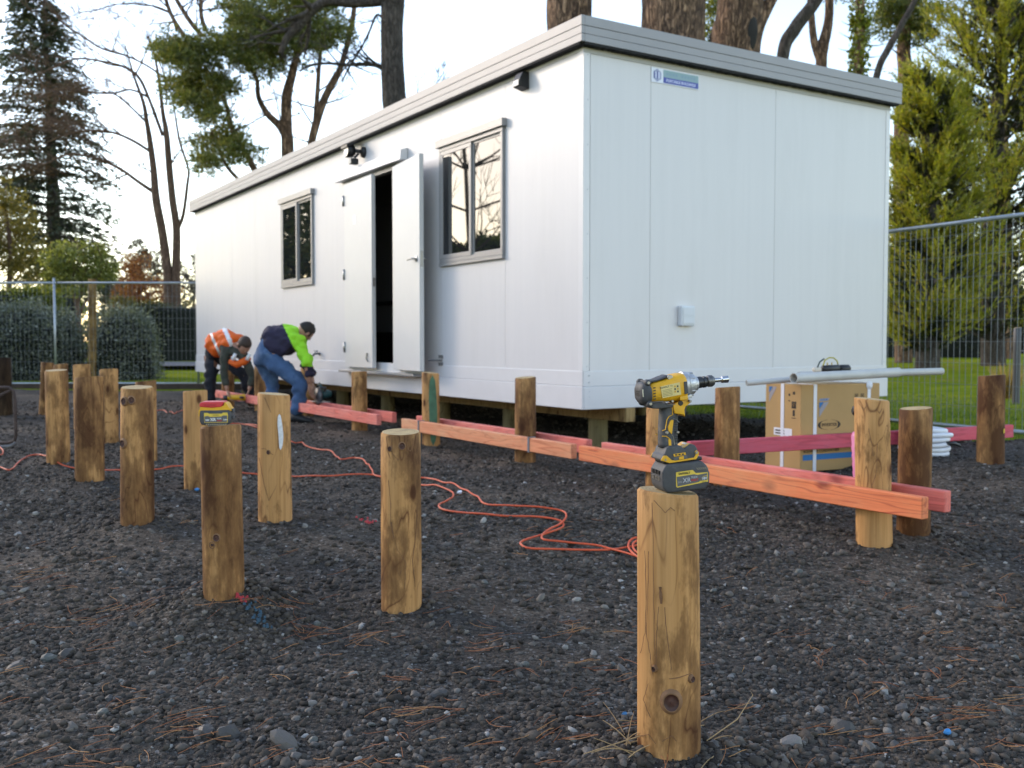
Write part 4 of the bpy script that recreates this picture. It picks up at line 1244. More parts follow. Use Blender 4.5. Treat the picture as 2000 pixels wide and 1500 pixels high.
leafy_tree('broadleaf_tree', 'small round tree with yellow green leaves behind the left fence', 155, 27.0, [(150, 500, 60, 38), (115, 525, 40, 40), (190, 515, 38, 42), (160, 545, 60, 35), (100, 550, 22, 25)],
           [([(165, 700), (150, 600), (140, 560), (125, 530)], [9, 7, 6, 4]), ([(165, 700), (152, 610), (160, 560), (170, 520)], [8, 7, 6, 4]), ([(168, 700), (155, 620), (185, 560), (195, 520)], [7, 6, 4, 3])], L_OLIVE, BARK_BARE, 8500, .085, seed=3)
leafy_tree('autumn_tree', 'small orange red autumn tree near the far end of the building', 275, 42.0, [(285, 560, 55, 38), (262, 530, 34, 44), (305, 580, 52, 30), (245, 582, 32, 26)],
           [([(278, 690), (275, 620), (270, 560), (262, 520)], [7, 6, 4, 3])], L_AUT, BARK_BARE, 5200, .12, seed=4)
leafy_tree('yellow_shrub', 'low yellow green shrub beside the orange tree', 245, 40.0, [(240, 592, 35, 16), (300, 600, 50, 14), (350, 598, 30, 14)], [([(245, 680), (245, 600)], [6, 4])], L_YEL, BARK_BARE, 3500, .10, cat='shrub', seed=5)
leafy_tree('yellow_tree', 'olive yellow tree cut by the left edge below the cedar', 15, 34.0, [(10, 430, 55, 55), (30, 490, 60, 55), (-30, 470, 50, 70), (60, 530, 35, 30), (10, 380, 40, 30)],
           [([(15, 690), (18, 560), (20, 480), (10, 400)], [12, 10, 8, 4])], L_YEL, BARK_BARE, 9000, .11, seed=6)
leafy_tree('far_tree', 'far hazy brown tree between the round tree and the bare trunks', 232, 85.0, [(250, 550, 55, 45), (220, 585, 40, 28), (300, 520, 40, 35), (275, 500, 25, 28)],
           [([(250, 680), (250, 580), (262, 520)], [7, 5, 3])], L_FARBR, BARK_BARE, 6000, .26, seed=7)
leafy_tree('far_tree', 'far bare twiggy tree touching the far end of the building', 375, 80.0, [(385, 540, 35, 60), (400, 500, 30, 40), (365, 560, 25, 40)],
           [([(380, 680), (380, 580), (385, 500)], [6, 4, 2])], L_FARBR, BARK_BARE, 2600, .22, seed=8)
leafy_tree('pine_tree', 'dark pine bough hanging between the ivy trunk and the cypress', 1775, 33.0, [(1760, 35, 65, 40), (1800, 20, 40, 40), (1735, 15, 40, 30), (1790, 75, 40, 22), (1650, -12, 40, 18)],
           [([(1765, 720), (1760, 300), (1768, 150), (1765, 95), (1775, 20), (1790, -100)], [34, 30, 28, 26, 20, 12])], L_PINE, BARK_PINE, 9000, .11, seed=9)
leafy_tree('pine_tree', 'green pine crown peeping between two pine trunks', 1390, 34.0, [(1392, 60, 22, 60), (1390, -10, 30, 30), (1386, 120, 16, 30)], [([(1390, 700), (1390, 200), (1388, 60)], [10, 8, 4])], L_OLIVE, BARK_GREY, 2500, .12, seed=10)
leafy_tree('pine_tree', 'tall pine with open crown at the right edge behind the cypress', 1985, 40.0, [(1985, 60, 45, 60), (2020, 200, 40, 80), (1960, 15, 30, 30)], [([(1975, 700), (1965, 400), (1960, 200), (1965, -60)], [22, 18, 16, 12])], L_PINE, BARK_PINE, 7000, .15, seed=11)

# far tree line all around, seen as one mass above the horizon
def far_wood():
    C = []
    rnd = random.Random(77)
    for k in range(130):
        a = rnd.uniform(R(-75), R(75)); dist = rnd.uniform(120, 170)
        x, y = dist * math.sin(a), dist * math.cos(a); h = rnd.uniform(5, 9)
        for q in range(70):
            d_ = Vector((rnd.gauss(0, 1), rnd.gauss(0, 1), rnd.gauss(0, 1))).normalized() * rnd.random() ** .4
            C.append((x + d_.x * 4.5, y + d_.y * 3, h * .5 + d_.z * h * .5))
    C = np.array(C); v, f = leaves(C, rng.normal(size=C.shape), 1.5, 1.0)
    setp(link('far_wood', np_mesh('far_wood', v, f), leaf_mat('far_leaf', [(0, (.05, .06, .04)), (1, (.13, .12, .08))], .2)), 'far belt of trees along the horizon', 'wood', kind='stuff')
far_wood()

# beyond the left edge of the frame: the tall hedge and bare tree that the windows mirror and that shade the yard
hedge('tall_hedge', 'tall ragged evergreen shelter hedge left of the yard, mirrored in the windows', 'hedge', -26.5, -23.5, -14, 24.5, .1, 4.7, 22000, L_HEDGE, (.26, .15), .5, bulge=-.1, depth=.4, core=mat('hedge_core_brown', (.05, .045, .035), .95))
def mirror_tree(label, x, y, seed):
    t = thing('bare_tree', label, 'tree', (x, y, .1)); rnd = random.Random(seed)
    m = MB(); pts = limb_path((0, 0, -.2), (0, 0, 1), 10.5, 9, (0, 0, .2), .04, rnd)
    m.tube(pts, [.10 * (1 - .9 * i / 9) + .008 for i in range(10)], 8, caps=False)
    m.build('trunk', BARK_BARE, t, smooth=True)
    for k in range(20):
        i = rnd.randint(3, 8); a = rnd.uniform(0, 6.28)
        b_ = MB(); branch(b_, pts[i], (math.cos(a), math.sin(a), .35), rnd.uniform(2.0, 3.8), .034, 3, rnd, .35, .55, 4, 5)
        b_.build('limb', BARK_BARE, t, smooth=True)
mirror_tree('leafless tree left of the yard, mirrored in the nearer window', -17.0, 17.6, 2)

# ------------------------------------------------------------------ cordless impact wrench on the foreground post
YEL = mat('tool_yellow', (.74, .37, .012), .42, var=.10, vscale=40, dirt=((.30, .17, .03), 26.0, .60))
GREY = mat('tool_dark_rubber', (.055, .055, .058), .6, var=.25, vscale=60, dirt=((.14, .13, .12), 30.0, .60), bmp=.15, bscale=400)
SILV = mat('gear_case_metal', (.50, .50, .50), .42, .7, var=.25, vscale=60, bmp=.25, bscale=250)
GUN = mat('gunmetal', (.06, .06, .062), .38, .7, var=.3, vscale=60)
CHROME = mat('chrome', (.55, .54, .53), .2, 1.0, var=.15, vscale=60)
LABY = mat('label_pale_yellow', (.66, .52, .20), .5, var=.12, vscale=60)
LABG = mat('label_grey', (.10, .10, .105), .45)
LETD = mat('letter_dark', (.03, .03, .025), .6)
LETW = mat('letter_white', (.75, .75, .75), .5)
LETR = mat('letter_red', (.55, .015, .02), .5)
SCREW = mat('screw_head', (.33, .31, .28), .35, .8)
KX, KZ = 1.972e-4 * .97, 1.972e-4
def Q(x, y): return ((x - 600) * KX, (1440 - y) * KZ)
def QP(pts): return [Q(*p) for p in pts]
def battery_mesh(name, parent, hw=.039, h=.066, x0=-.058, x1=.0565):
    """the rounded battery body: a chamfered outline pushed through its width"""
    c = .013
    pts = [(x0 + c * .7, 0), (x1 - c, 0), (x1 - .002, c * 1.1), (x1, h * .55), (x1 - .006, h - .012), (x1 - .018, h), (x0 + .012, h), (x0, h - .016), (x0 - .001, h * .4), (x0, c)]
    return prism(pts, -hw, hw).build(name, GREY, parent, bevel=.0055, seg=3, auto=40)
tool_base = Vector((PPOS['B1'][0] - .0, PPOS['B1'][1] + .0, PTOP['B1']))
tx = PX(1220 + 600 / 6.122, 715 + 1440 / 6.122, PPOS['B1'][1] - .03)
wr = thing('impact_wrench', 'yellow and black cordless impact wrench with silver nose standing on a post', 'power tool', (tx.x + .018, PPOS['B1'][1] - .012, PTOP['B1'] + .006), (0, R(-4.0), R(12)))
# battery
bt = battery_mesh('battery', wr)
bl = prism(QP([(465, 1208), (675, 1200), (712, 1240), (862, 1243), (862, 1345), (860, 1352), (470, 1385), (456, 1370)]), -.0402, -.0392)
bl.build('label', mat('label_yellow', (.70, .48, .06), .5), bt)
prism(QP([(470, 1262), (640, 1252), (690, 1200 + 50), (730, 1262), (852, 1252), (852, 1278), (800, 1282), (745, 1345), (472, 1372)]), -.0408, -.0403).build('label', LABG, bt)
prism(QP([(755, 1334), (800, 1288), (852, 1284), (852, 1330)]), -.0413, -.0409).build('label', LABG, bt)
rx = (R(90), 0, 0)
def let(body, zx, zy, hpx, mt, par, bold=0.0, y=-.0412, sx=1.0): return lettering(body, hpx * KZ * 1.35, mt, par, (Q(zx, zy)[0], y, Q(zx, zy)[1]), rx, .0002, bold=bold, sx=sx)
let('DeWALT', 568, 1228, 26, LETD, bt, .00012)
let('54V', 505, 1326, 24, mat('letter_grey', (.3, .3, .3), .5), bt)
let('XR', 592, 1312, 56, mat('letter_pale', (.5, .5, .52), .5), bt)
let('FLEX', 690, 1285, 26, mat('letter_pale', (.5, .5, .52), .5), bt)
let('VOLT', 690, 1318, 26, LETR, bt, .0002)
let('18V', 812, 1310, 30, LETW, bt, .0001, y=-.0416)
let('6.0 Ah', 808, 1352, 14, LETD, bt)
for k in range(6):
    q0 = 725 + k * 25
    prism(QP([(q0, 1180), (q0 + 8, 1180), (q0 + 26, 1204), (q0 + 18, 1204)]), -.0405, -.0385).build('rib', SCREW, bt)
for k in range(9):
    q0 = 515 + k * 36
    prism(QP([(q0, 1424 - k * 1.5), (q0 + 14, 1423 - k * 1.5), (q0 + 26, 1408 - k * 1.5), (q0 + 12, 1410 - k * 1.5)]), -.0385, -.0365).build('rib', SCREW, bt)
for k, (yy, zz) in enumerate(((-.018, .032), (-.018, .046), (0, .032), (0, .046), (.018, .032), (.018, .046))):
    MB().box((-.0605, yy - .006, zz - .0045), (-.0575, yy + .006, zz + .0045)).build('rib', BLACKP if k % 2 else SCREW, bt)
MB().box((-.050, -.029, .0655), (.044, .029, .074)).build('terminal_rail', BLACKP, bt, bevel=.003)
# foot that clips on the battery
ft = prism(QP([(300, 1062), (320, 1010), (350, 990), (375, 930), (420, 905), (560, 912), (600, 955), (690, 905), (735, 918), (758, 955), (775, 1000), (760, 1035), (728, 1085), (480, 1092), (400, 1098)]), -.034, .034).build('foot', GREY, wr, bevel=.006, seg=3, auto=40)
for s_ in (-1, 1):
    ya, yb = sorted((s_ * .0335, s_ * .0362))
    prism(QP([(292, 1058), (330, 1006), (372, 1010), (430, 1066), (470, 1076), (712, 1062), (735, 1030), (722, 1000), (745, 978), (780, 1012), (770, 1042), (738, 1084), (480, 1096), (400, 1099)]), ya, yb).build('foot_trim', YEL, wr, bevel=.0008, seg=1)
    prism(QP([(455, 1000), (605, 992), (612, 1020), (460, 1030)]), ya, yb).build('mode_strip', YEL, wr)
    prism(QP([(455, 1040), (625, 1022), (632, 1058), (460, 1072)]), *sorted((s_ * .0338, s_ * .0352))).build('mode_panel', LABG, wr)
    prism(QP([(522, 1036), (580, 1032), (580, 1066), (522, 1068)]), *sorted((s_ * .0353, s_ * .0368))).build('mode_button', YEL, wr)
    for (zx, zy, r) in ((352, 1055, .0028), (745, 1008, .0036)):
        MB().lathe([(s_ * .0360, r), (s_ * .0374, r * .8)], 12, 'y', (Q(zx, zy)[0], 0, Q(zx, zy)[1])).build('screw', SCREW, wr)
prism(QP([(600, 945), (690, 902), (738, 918), (752, 948), (640, 962)]), -.026, .026).build('lamp_shelf', YEL, wr, bevel=.004, seg=2)
prism(QP([(640, 940), (668, 905), (700, 905), (716, 935)]), -.012, .012).build('work_lamp', mat('lamp_clear', (.6, .58, .55), .2), wr, bevel=.002)
for k in range(3): MB().box((Q(475 + k * 42, 0)[0], -.0366, Q(0, 1018)[1]), (Q(500 + k * 42, 0)[0], -.0362, Q(0, 1002)[1])).build('mode_mark', LETD, wr)
# handle: rounded sections along a slightly curved spine
def rsec(cx, cz, a, b_, tilt, n=20, sq=.75):
    r_ = []
    for k in range(n):
        q = 2 * math.pi * k / n
        ex, ey = math.copysign(abs(math.cos(q)) ** sq, math.cos(q)) * a, math.copysign(abs(math.sin(q)) ** sq, math.sin(q)) * b_
        r_.append((cx + ex * math.cos(tilt), ey, cz + ex * math.sin(tilt)))
    return r_
hs = []
for zx0, zx1, zy, b_ in ((392, 640, 430, .022), (388, 610, 500, .020), (376, 598, 580, .0195), (366, 592, 660, .0195), (358, 586, 740, .020), (352, 578, 820, .0205), (350, 570, 890, .021), (348, 575, 930, .022)):
    x0, z = Q(zx0, zy); x1, _ = Q(zx1, zy)
    hs.append(rsec((x0 + x1) / 2, z, (x1 - x0) / 2, b_, 0))
MB().loft(hs).build('handle', GREY, wr, smooth=True)
for s_ in (-1, 1):
    def in_(pts, nm, mt, d0=.0175, d1=.0215): return prism(QP(pts), *sorted((s_ * d0, s_ * d1))).build(nm, mt, wr, bevel=.0006, seg=1)
    in_([(436, 690), (470, 620), (495, 612), (512, 620), (480, 780), (440, 740)], 'handle_inlay', YEL)
    in_([(430, 838), (452, 830), (466, 850), (466, 915), (432, 912)], 'handle_inlay', YEL)
    # thin yellow piping that outlines the rubber
    for path in ([(520, 430), (505, 440), (505, 555), (455, 572), (428, 610), (402, 718), (362, 728)], [(356, 790), (405, 796), (440, 822), (462, 850)], [(440, 455), (470, 462), (500, 466)]):
        MB().tube([(Q(*p)[0], s_ * .0205, Q(*p)[1]) for p in path], .0011, 6).build('piping', YEL, wr)
    for path in ([(505, 600), (550, 615), (580, 650)], [(478, 785), (500, 815), (505, 905)], [(470, 625), (520, 605)]):
        MB().tube([(Q(*p)[0], s_ * .0203, Q(*p)[1]) for p in path], .0008, 6).build('piping', SCREW, wr)
    for k in range(13):
        zy = 628 + k * 20; zx = 520 - k * 1.5
        MB().tube([(Q(zx, zy)[0], s_ * .0198, Q(zx, zy)[1]), (Q(zx + 48, zy + 4)[0], s_ * .0192, Q(zx + 48, zy + 4)[1])], .0011, 5).build('grip_rib', mat('grip_black', (.02, .02, .02), .7), wr)
    for zx, zy, r in ((420, 755, .0036), (556, 762, .0030), (488, 395, .003), (713, 410, .003)):
        MB().lathe([(s_ * .019, r), (s_ * (.0335 if zy < 500 else .0222), r), (s_ * (.0342 if zy < 500 else .023), r * .7)], 12, 'y', (Q(zx, zy)[0], 0, Q(zx, zy)[1])).build('screw', SCREW, wr)
# trigger and its yellow guard
prism(QP([(510, 440), (600, 400), (690, 395), (735, 400), (740, 425), (700, 455), (668, 470), (650, 510), (655, 590), (636, 565), (560, 548), (525, 540)]), -.024, .024).build('trigger_housing', YEL, wr, bevel=.004, seg=3, auto=40)
prism(QP([(655, 480), (690, 455), (720, 450), (705, 500), (690, 560), (665, 585)]), -.012, .012).build('trigger', GREY, wr, bevel=.003, seg=2)
MB().lathe([(-.0262, .0055), (-.0235, .0062)], 14, 'y', (Q(605, 428)[0], 0, Q(605, 428)[1])).build('reverse_switch', BLACKP, wr)
prism(QP([(578, 412), (632, 412), (636, 440), (600, 452), (576, 436)]), -.0250, -.0242).build('switch_recess', BLACKP, wr)
# motor housing: rounded sections along x, tilted with the axis
def hsec(zx, ztop, zbot, b_, sq=.55):
    x, z1 = Q(zx, ztop); _, z0 = Q(zx, zbot)
    r_ = []
    for k in range(28):
        q = 2 * math.pi * k / 28
        r_.append((x, math.copysign(abs(math.cos(q)) ** sq, math.cos(q)) * b_, (z0 + z1) / 2 + math.copysign(abs(math.sin(q)) ** sq, math.sin(q)) * (z1 - z0) / 2))
    return r_
MB().loft([hsec(205, 205, 375, .026), hsec(225, 180, 388, .031), hsec(300, 165, 392, .0335), hsec(430, 140, 402, .034), hsec(500, 108, 405, .034), hsec(560, 92, 402, .034), hsec(640, 84, 398, .034), hsec(672, 92, 394, .033), hsec(690, 115, 385, .031)]).build('motor_housing', YEL, wr, smooth=True)
# rear cap
MB().loft([hsec(118, 235, 340, .017), hsec(124, 205, 365, .023), hsec(145, 165, 395, .028), hsec(180, 150, 412, .0315), hsec(228, 172, 400, .0345), hsec(240, 195, 385, .0348)]).build('rear_cap', GREY, wr, smooth=True)
for zx, zy in ((205, 160), (215, 402)):
    for s_ in (-1, 1):
        MB().lathe([(s_ * .018, .0075), (s_ * .030, .0072), (s_ * .0335, .005)], 14, 'y', (Q(zx, zy)[0], 0, Q(zx, zy)[1])).build('screw_boss', GREY, wr, smooth=True)
        MB().lathe([(s_ * .0336, .0036), (s_ * .0345, .003)], 12, 'y', (Q(zx, zy)[0], 0, Q(zx, zy)[1])).build('screw', SCREW, wr)
for k in range(3):
    MB().box((Q(112, 0)[0], -.014, Q(0, 260 + k * 22)[1]), (Q(124, 0)[0], .014, Q(0, 250 + k * 22)[1])).build('vent', BLACKP, wr)
prism(QP([(132, 232), (168, 228), (172, 318), (136, 318)]), -.0278, -.0262).build('cap_badge', mat('badge_pale', (.5, .47, .36), .5), wr)
prism(QP([(148, 245), (162, 245), (164, 305), (150, 305)]), -.0284, -.0279).build('cap_badge', BLACKP, wr)
# rubber over-mould on the top and the belly
MB().loft([hsec(190, 128, 170, .018), hsec(230, 140, 175, .022), hsec(330, 132, 160, .022), hsec(420, 104, 140, .022), hsec(470, 92, 130, .022), hsec(520, 110, 140, .018)]).build('top_bumper', GREY, wr, smooth=True)
prism(QP([(225, 408), (300, 392), (380, 396), (430, 428), (510, 438), (510, 465), (380, 470), (330, 470), (250, 462), (222, 440)]), -.026, .026).build('belly_bumper', GREY, wr, bevel=.005, seg=3, auto=40)
for s_ in (-1, 1):
    MB().tube([(Q(*p)[0], s_ * .0338, Q(*p)[1]) for p in [(228, 385), (300, 384), (375, 386), (425, 424), (515, 430)]], .0011, 6).build('piping', SCREW, wr)
    MB().lathe([(s_ * .016, .0065), (s_ * .0268, .0065), (s_ * .0275, .005)], 14, 'y', (Q(490, 125)[0], 0, Q(490, 125)[1])).build('screw', SCREW, wr)
    prism(QP([(640, 180), (682, 178), (688, 318), (640, 328)]), *sorted((s_ * .0325, s_ * .0362))).build('side_bumper', GREY, wr, bevel=.002)
    prism(QP([(580, 350), (680, 336), (684, 388), (580, 392)]), *sorted((s_ * .032, s_ * .0352))).build('clip_boss', YEL, wr, bevel=.002)
    for k in range(5):
        prism(QP([(255, 218 + k * 32), (282, 214 + k * 32), (284, 226 + k * 32), (257, 230 + k * 32)]), *sorted((s_ * .0335, s_ * .0347))).build('vent_slot', BLACKP, wr)
# rating plate
rp = prism(QP([(345, 213), (585, 183), (598, 325), (362, 348)]), -.0352, -.0343).build('rating_plate', LABY, wr)
sl_ = R(6)
def let2(body, zx, zy, hpx, mt=LETD, bold=0.0): return lettering(body, hpx * KZ * 1.35, mt, rp, (Q(zx, zy)[0], -.0353, Q(zx, zy)[1]), (R(90), R(-7), 0), .0001, bold=bold)
let2('DeWALT', 398, 226, 20, LETD, .0001)
let2('CE', 482, 214, 18)
for k in range(5): prism(QP([(368, 258 + k * 17), (488, 245 + k * 17), (488, 250 + k * 17), (368, 263 + k * 17)]), -.0355, -.0353).build('plate_line', mat('plate_ink', (.22, .17, .07), .6), rp)
for k in range(3):
    for j in range(2): MB().box((Q(515 + j * 34, 0)[0], -.0356, Q(0, 235 + k * 30)[1]), (Q(533 + j * 34, 0)[0], -.0353, Q(0, 215 + k * 30)[1])).build('plate_mark', LETD if (k + j) % 2 else mat('mark_orange', (.6, .3, .02), .5), rp)
# nose: silver gear case, collar, drive, sockets
ax = Q(0, 225)[1]
def X(z): return Q(z, 0)[0]
MB().lathe([(X(672), .029), (X(676), .0305), (X(725), .0300), (X(735), .027), (X(748), .0282), (X(800), .0265), (X(830), .0225), (X(836), .018), (X(850), .0165), (X(872), .0160), (X(878), .013)], 40, 'x', (0, 0, ax)).build('gear_case', SILV, wr, smooth=False, auto=30)
for k in range(10):
    q = 2 * math.pi * k / 10
    MB().box((X(755), -.003, -.001), (X(812), .003, .0012)).build('case_rib', SILV, wr, loc=(0, math.cos(q) * .0270, ax + math.sin(q) * .0270), rot=(q - math.pi / 2, 0, 0), bevel=.0006, seg=1)
prism(QP([(688, 345), (742, 330), (752, 372), (690, 385)]), -.0285, .0285).build('case_foot', SILV, wr, bevel=.002)
MB().lathe([(X(874), .0125), (X(880), .0134), (X(925), .0136), (X(930), .0120), (X(945), .0120), (X(950), .0134), (X(985), .0130), (X(990), .0105)], 28, 'x', (0, 0, ax + .002)).build('drive_adapter', GUN, wr, auto=25)
MB().lathe([(X(990), .0075), (X(1000), .0075), (X(1005), .0115), (X(1020), .0136), (X(1065), .0136), (X(1092), .0105), (X(1100), .0065)], 28, 'x', (0, 0, ax + .003)).build('socket_collar', mat('brushed_gun', (.16, .155, .15), .4, .8, var=.2, vscale=90), wr, auto=25)
MB().lathe([(X(1098), .0052), (X(1125), .0050), (X(1185), .0050), (X(1198), .0080), (X(1275), .0082), (X(1280), .0070), (X(1276), .0060)], 22, 'x', (0, 0, ax + .004)).build('nut_setter', CHROME, wr, auto=25)

# ------------------------------------------------------------------ spare battery with red cap on the dark post
p = PPOS['C1']
sb = thing('spare_battery', 'yellow and black tool battery with a red terminal cover on a post', 'battery', (PX(428, 830, p[1])[0], p[1] - .01, PTOP['C1'] + .002), (0, 0, R(6)))
k2 = .124 / 60.0
def B(x, y): return ((x - 430) * p[1] / F, (831 - y) * p[1] / F)
def BP(pts): return [B(*q) for q in pts]
ya = .038
prism(BP([(402, 829), (452, 829), (457, 822), (457.5, 806), (455, 800), (400, 800), (398.5, 806), (399, 822)]), -ya, ya).build('body', GREY, sb, bevel=.006, seg=3, auto=40)
prism(BP([(397.5, 801), (400, 797), (446, 797), (456.5, 797.5), (457.5, 802), (455, 800), (400, 801.5), (398.5, 812), (397, 812)]), -ya + .002, ya - .002).build('shell', YEL, sb)
prism(BP([(399.5, 799), (400, 792), (444, 792), (446, 785), (450, 788), (456.5, 799)]), -ya + .003, ya - .003).build('shell', YEL, sb, bevel=.002)
rc = prism(BP([(399, 793.5), (399.5, 787), (403, 784.2), (444, 784), (444.5, 787), (440, 794), (420, 795.5)]), -ya - .001, ya + .001).build('terminal_cover', mat('red_cover', (.62, .03, .04), .4), sb, bevel=.003, seg=2)
for k in range(9): prism(BP([(408 + k * 2.7, 793), (409.2 + k * 2.7, 793), (409.2 + k * 2.7, 788), (408 + k * 2.7, 788)]), -ya - .0025, -ya - .0005).build('rib', mat('red_rib', (.5, .02, .035), .4), rc)
lb = prism(BP([(407.5, 805.5), (415, 805.5), (416.5, 807), (441, 807), (443, 805), (451.5, 805), (452.5, 809), (452, 824), (408, 824.5)]), -ya - .0012, -ya + .001).build('label', mat('label_yellow', (.70, .48, .06), .5), sb)
prism(BP([(408.5, 812), (415, 811), (418, 813), (440, 812.5), (444, 810.5), (451, 810.5), (451, 823), (408.5, 823.5)]), -ya - .0020, -ya - .0013).build('label', LABG, sb)
def let3(body, x, y, h, mt, bold=0): return lettering(body, h * p[1] / F * 1.35, mt, sb, (B(x, y)[0], -ya - .0024, B(x, y)[1]), rx, .0002, bold=bold)
let3('DeWALT', 430, 809.6, 2.3, LETD); let3('18V', 413.5, 819.5, 3.6, LETW, .0002); let3('XR', 424.5, 818.5, 6, LETW, .0003); let3('FLEX', 436, 816.5, 2.8, LETW, .0001); let3('VOLT', 436.5, 820.5, 3, LETR, .0002); let3('54V', 447.5, 819, 3.4, LETW, .0001)
for k in range(10): prism(BP([(410 + k * 4, 829), (412 + k * 4, 829), (413.5 + k * 4, 826.5), (411.5 + k * 4, 826.5)]), -ya - .001, -ya + .002).build('rib', SCREW, sb)
for zz in (.022, .045): MB().box((.0485, -.02, zz), (.0545, .02, zz + .012)).build('latch', GREY, sb, bevel=.002)

# ------------------------------------------------------------------ cardboard air-conditioner box
CARD = mat('cardboard', (.44, .265, .105), .8, var=.08, vscale=5, bmp=.1, bscale=120)
bp_ = PX(1563, 920, 6.35)
bg = float(gz(bp_.x, bp_.y))
crt = thing('cardboard_box', 'tall brown cardboard box with white straps and blue print beside the building', 'box', (bp_.x, bp_.y, max(bg, .10) + .005), (0, 0, R(27)))
BW, BD, BH = .70, .335, .565
MB().box((0, 0, 0), (BW, BD, BH)).build('carton', CARD, crt, bevel=.006, seg=2)
MB().box((.01, BD / 2 - .03, BH + .0005), (BW - .01, BD / 2 + .03, BH + .002)).build('tape', mat('packing_tape', (.5, .36, .18), .3), crt)
STRAP = mat('strap_white', (.70, .70, .74), .4)
for x in (.105, .585):
    for a, b_ in (((x, -.003, 0), (x + .028, -.0005, BH + .003)), ((x, 0, BH + .0005), (x + .028, BD, BH + .003)), ((x, BD + .0005, 0), (x + .028, BD + .003, BH + .003))):
        MB().box(a, b_).build('strap', STRAP, crt)
for a, b_ in (((-.003, .155, 0), (-.0005, .185, BH + .004)),):
    MB().box(a, b_).build('strap', STRAP, crt)
MB().lathe([(-.012, .012), (-.001, .03)], 10, 'y', (.6, -.003, BH - .012)).build('strap_clip', STRAP, crt)
BLU, GRYP, INK = mat('print_blue', (.015, .15, .38), .7), mat('print_grey', (.30, .28, .30), .7), mat('print_ink', (.04, .028, .02), .8)
def face(pts, mt, nm='print', d=(-.0016, -.0004)): return prism(pts, *d).build(nm, mt, crt)
face([(.155, .472), (.245, .476), (.230, .458), (.155, .456)], GRYP); lettering('DAIKIN', .020, BLU, crt, (.198, -.0018, .466), rx)
face([(.155, .450), (.195, .450), (.155, .405)], BLU)
face([(.200, .450), (.238, .450), (.155, .352), (.155, .398)], GRYP)
lettering('INVERTER', .030, INK, crt, (.245, -.0012, .300), rx, .0006)
for s_ in (-1, 1):
    arc = [(.245 + s_ * (.10) * math.cos(a), .300 + .034 * math.sin(a)) for a in [R(-80 + 16 * k) for k in range(11)]]
    inn = [(.245 + s_ * (.10 - .022 * math.cos(a) ** 2) * math.cos(a), .300 + .0325 * math.sin(a)) for a in [R(80 - 16 * k) for k in range(11)]]
    face(arc + inn, INK)
face([(.02, .075), (.60, .075), (.60, .112), (.02, .112)], BLU)
lettering('ROOM AIR CONDITIONER', .026, INK, crt, (.025, -.0012, .131), rx, .0006, align='LEFT')
face([(.14, .160), (.23, .160), (.23, .176), (.14, .176)], INK)
for x0, z0 in ((.47, .47), (.47, .435), (.525, .47), (.525, .435)):
    for a, b_ in (((0, 0), (.028, .003)), ((0, .025), (.028, .028)), ((0, 0), (.003, .028)), ((.025, 0), (.028, .028)), ((.010, .006), (.018, .022))):
        face([(x0 + a[0], z0 + a[1]), (x0 + b_[0], z0 + a[1]), (x0 + b_[0], z0 + b_[1]), (x0 + a[0], z0 + b_[1])], INK)
# print on the narrow side (x = 0 face)
def side(y0, y1, z0, z1, mt, nm='print'): return MB().box((-.0014, y0, z0), (-.0004, y1, z1)).build(nm, mt, crt)
def side_tri(pts, mt):
    m = MB(); n = len(pts); m.add([(-.0014, a, b_) for a, b_ in pts] + [(-.0004, a, b_) for a, b_ in pts], [tuple(range(n)), tuple(reversed(range(n, 2 * n)))] + [((k + 1) % n, k, n + k, n + (k + 1) % n) for k in range(n)]); m.build('print', mt, crt)
side_tri([(.30, .545), (.265, .545), (.30, .500)], BLU); side_tri([(.26, .545), (.225, .545), (.30, .44), (.30, .49)], GRYP)
for y0, y1, z0, z1 in ((.055, .075, .50, .52), (.10, .115, .49, .505), (.10, .115, .455, .462), (.045, .085, .41, .455), (.055, .075, .36, .40), (.045, .085, .345, .35)): side(y0, y1, z0, z1, INK)
side(.055, .075, .42, .445, CARD)
side(.08, .25, .225, .275, mat('sticker_white', (.7, .7, .74), .5), 'sticker')
for k in range(2): MB().box((-.0022, .15, .235 + k * .018), (-.0015, .235, .244 + k * .018)).build('sticker_text', INK, crt)

# ------------------------------------------------------------------ pipes lying on the box, adapter with wires
PVC = mat('pvc_grey', (.50, .49, .46), .5, var=.08, vscale=8, dirt=((.33, .30, .25), 9.0, .6))
def pipe(label, a, b_, r, name='plastic_pipe', wall=.003):
    a, b_ = Vector(a), Vector(b_)
    t = (b_ - a).normalized()
    m = MB()
    pts = [a + t * .0001, a, b_, b_ - t * .0001, b_ - t * .2, a + t * .2]
    m.tube([a, b_], [r, r], 18, caps=False)
    m.tube([b_, a], [r - wall, r - wall], 18, caps=False)
    for e_, d_ in ((a, -t), (b_, t)):
        o_ = MB(); ref = t.orthogonal().normalized(); bb = t.cross(ref)
        v_ = [e_ + (ref * math.cos(2 * math.pi * k / 18) + bb * math.sin(2 * math.pi * k / 18)) * q for q in (r, r - wall) for k in range(18)]
        m.add(v_, [(k, (k + 1) % 18, 18 + (k + 1) % 18, 18 + k) for k in range(18)])
    return setp(m.build(name, PVC, None, smooth=True), label, 'pipe', 'grey plastic pipes laid on the box')
zt = crt.location.z + BH
pipe('thicker grey plastic pipe with an open end over the corner of the cardboard box', PX(1550, 738.5, 6.22), PX(1755, 727, 6.80), .032)
pipe('long thin grey pipe reaching furthest right over the lawn', PX(1560, 733, 6.62), PX(1840, 725, 7.05), .024)
pipe('thin grey pipe poking out to the left of the cardboard box', PX(1458, 748, 6.36), PX(1600, 737, 6.42), .019)
ad = thing('cable_adapter', 'black adapter with a yellow wire lying on the pipes', 'adapter', PX(1632, 719.5, 6.50), (0, R(-1), R(20)))
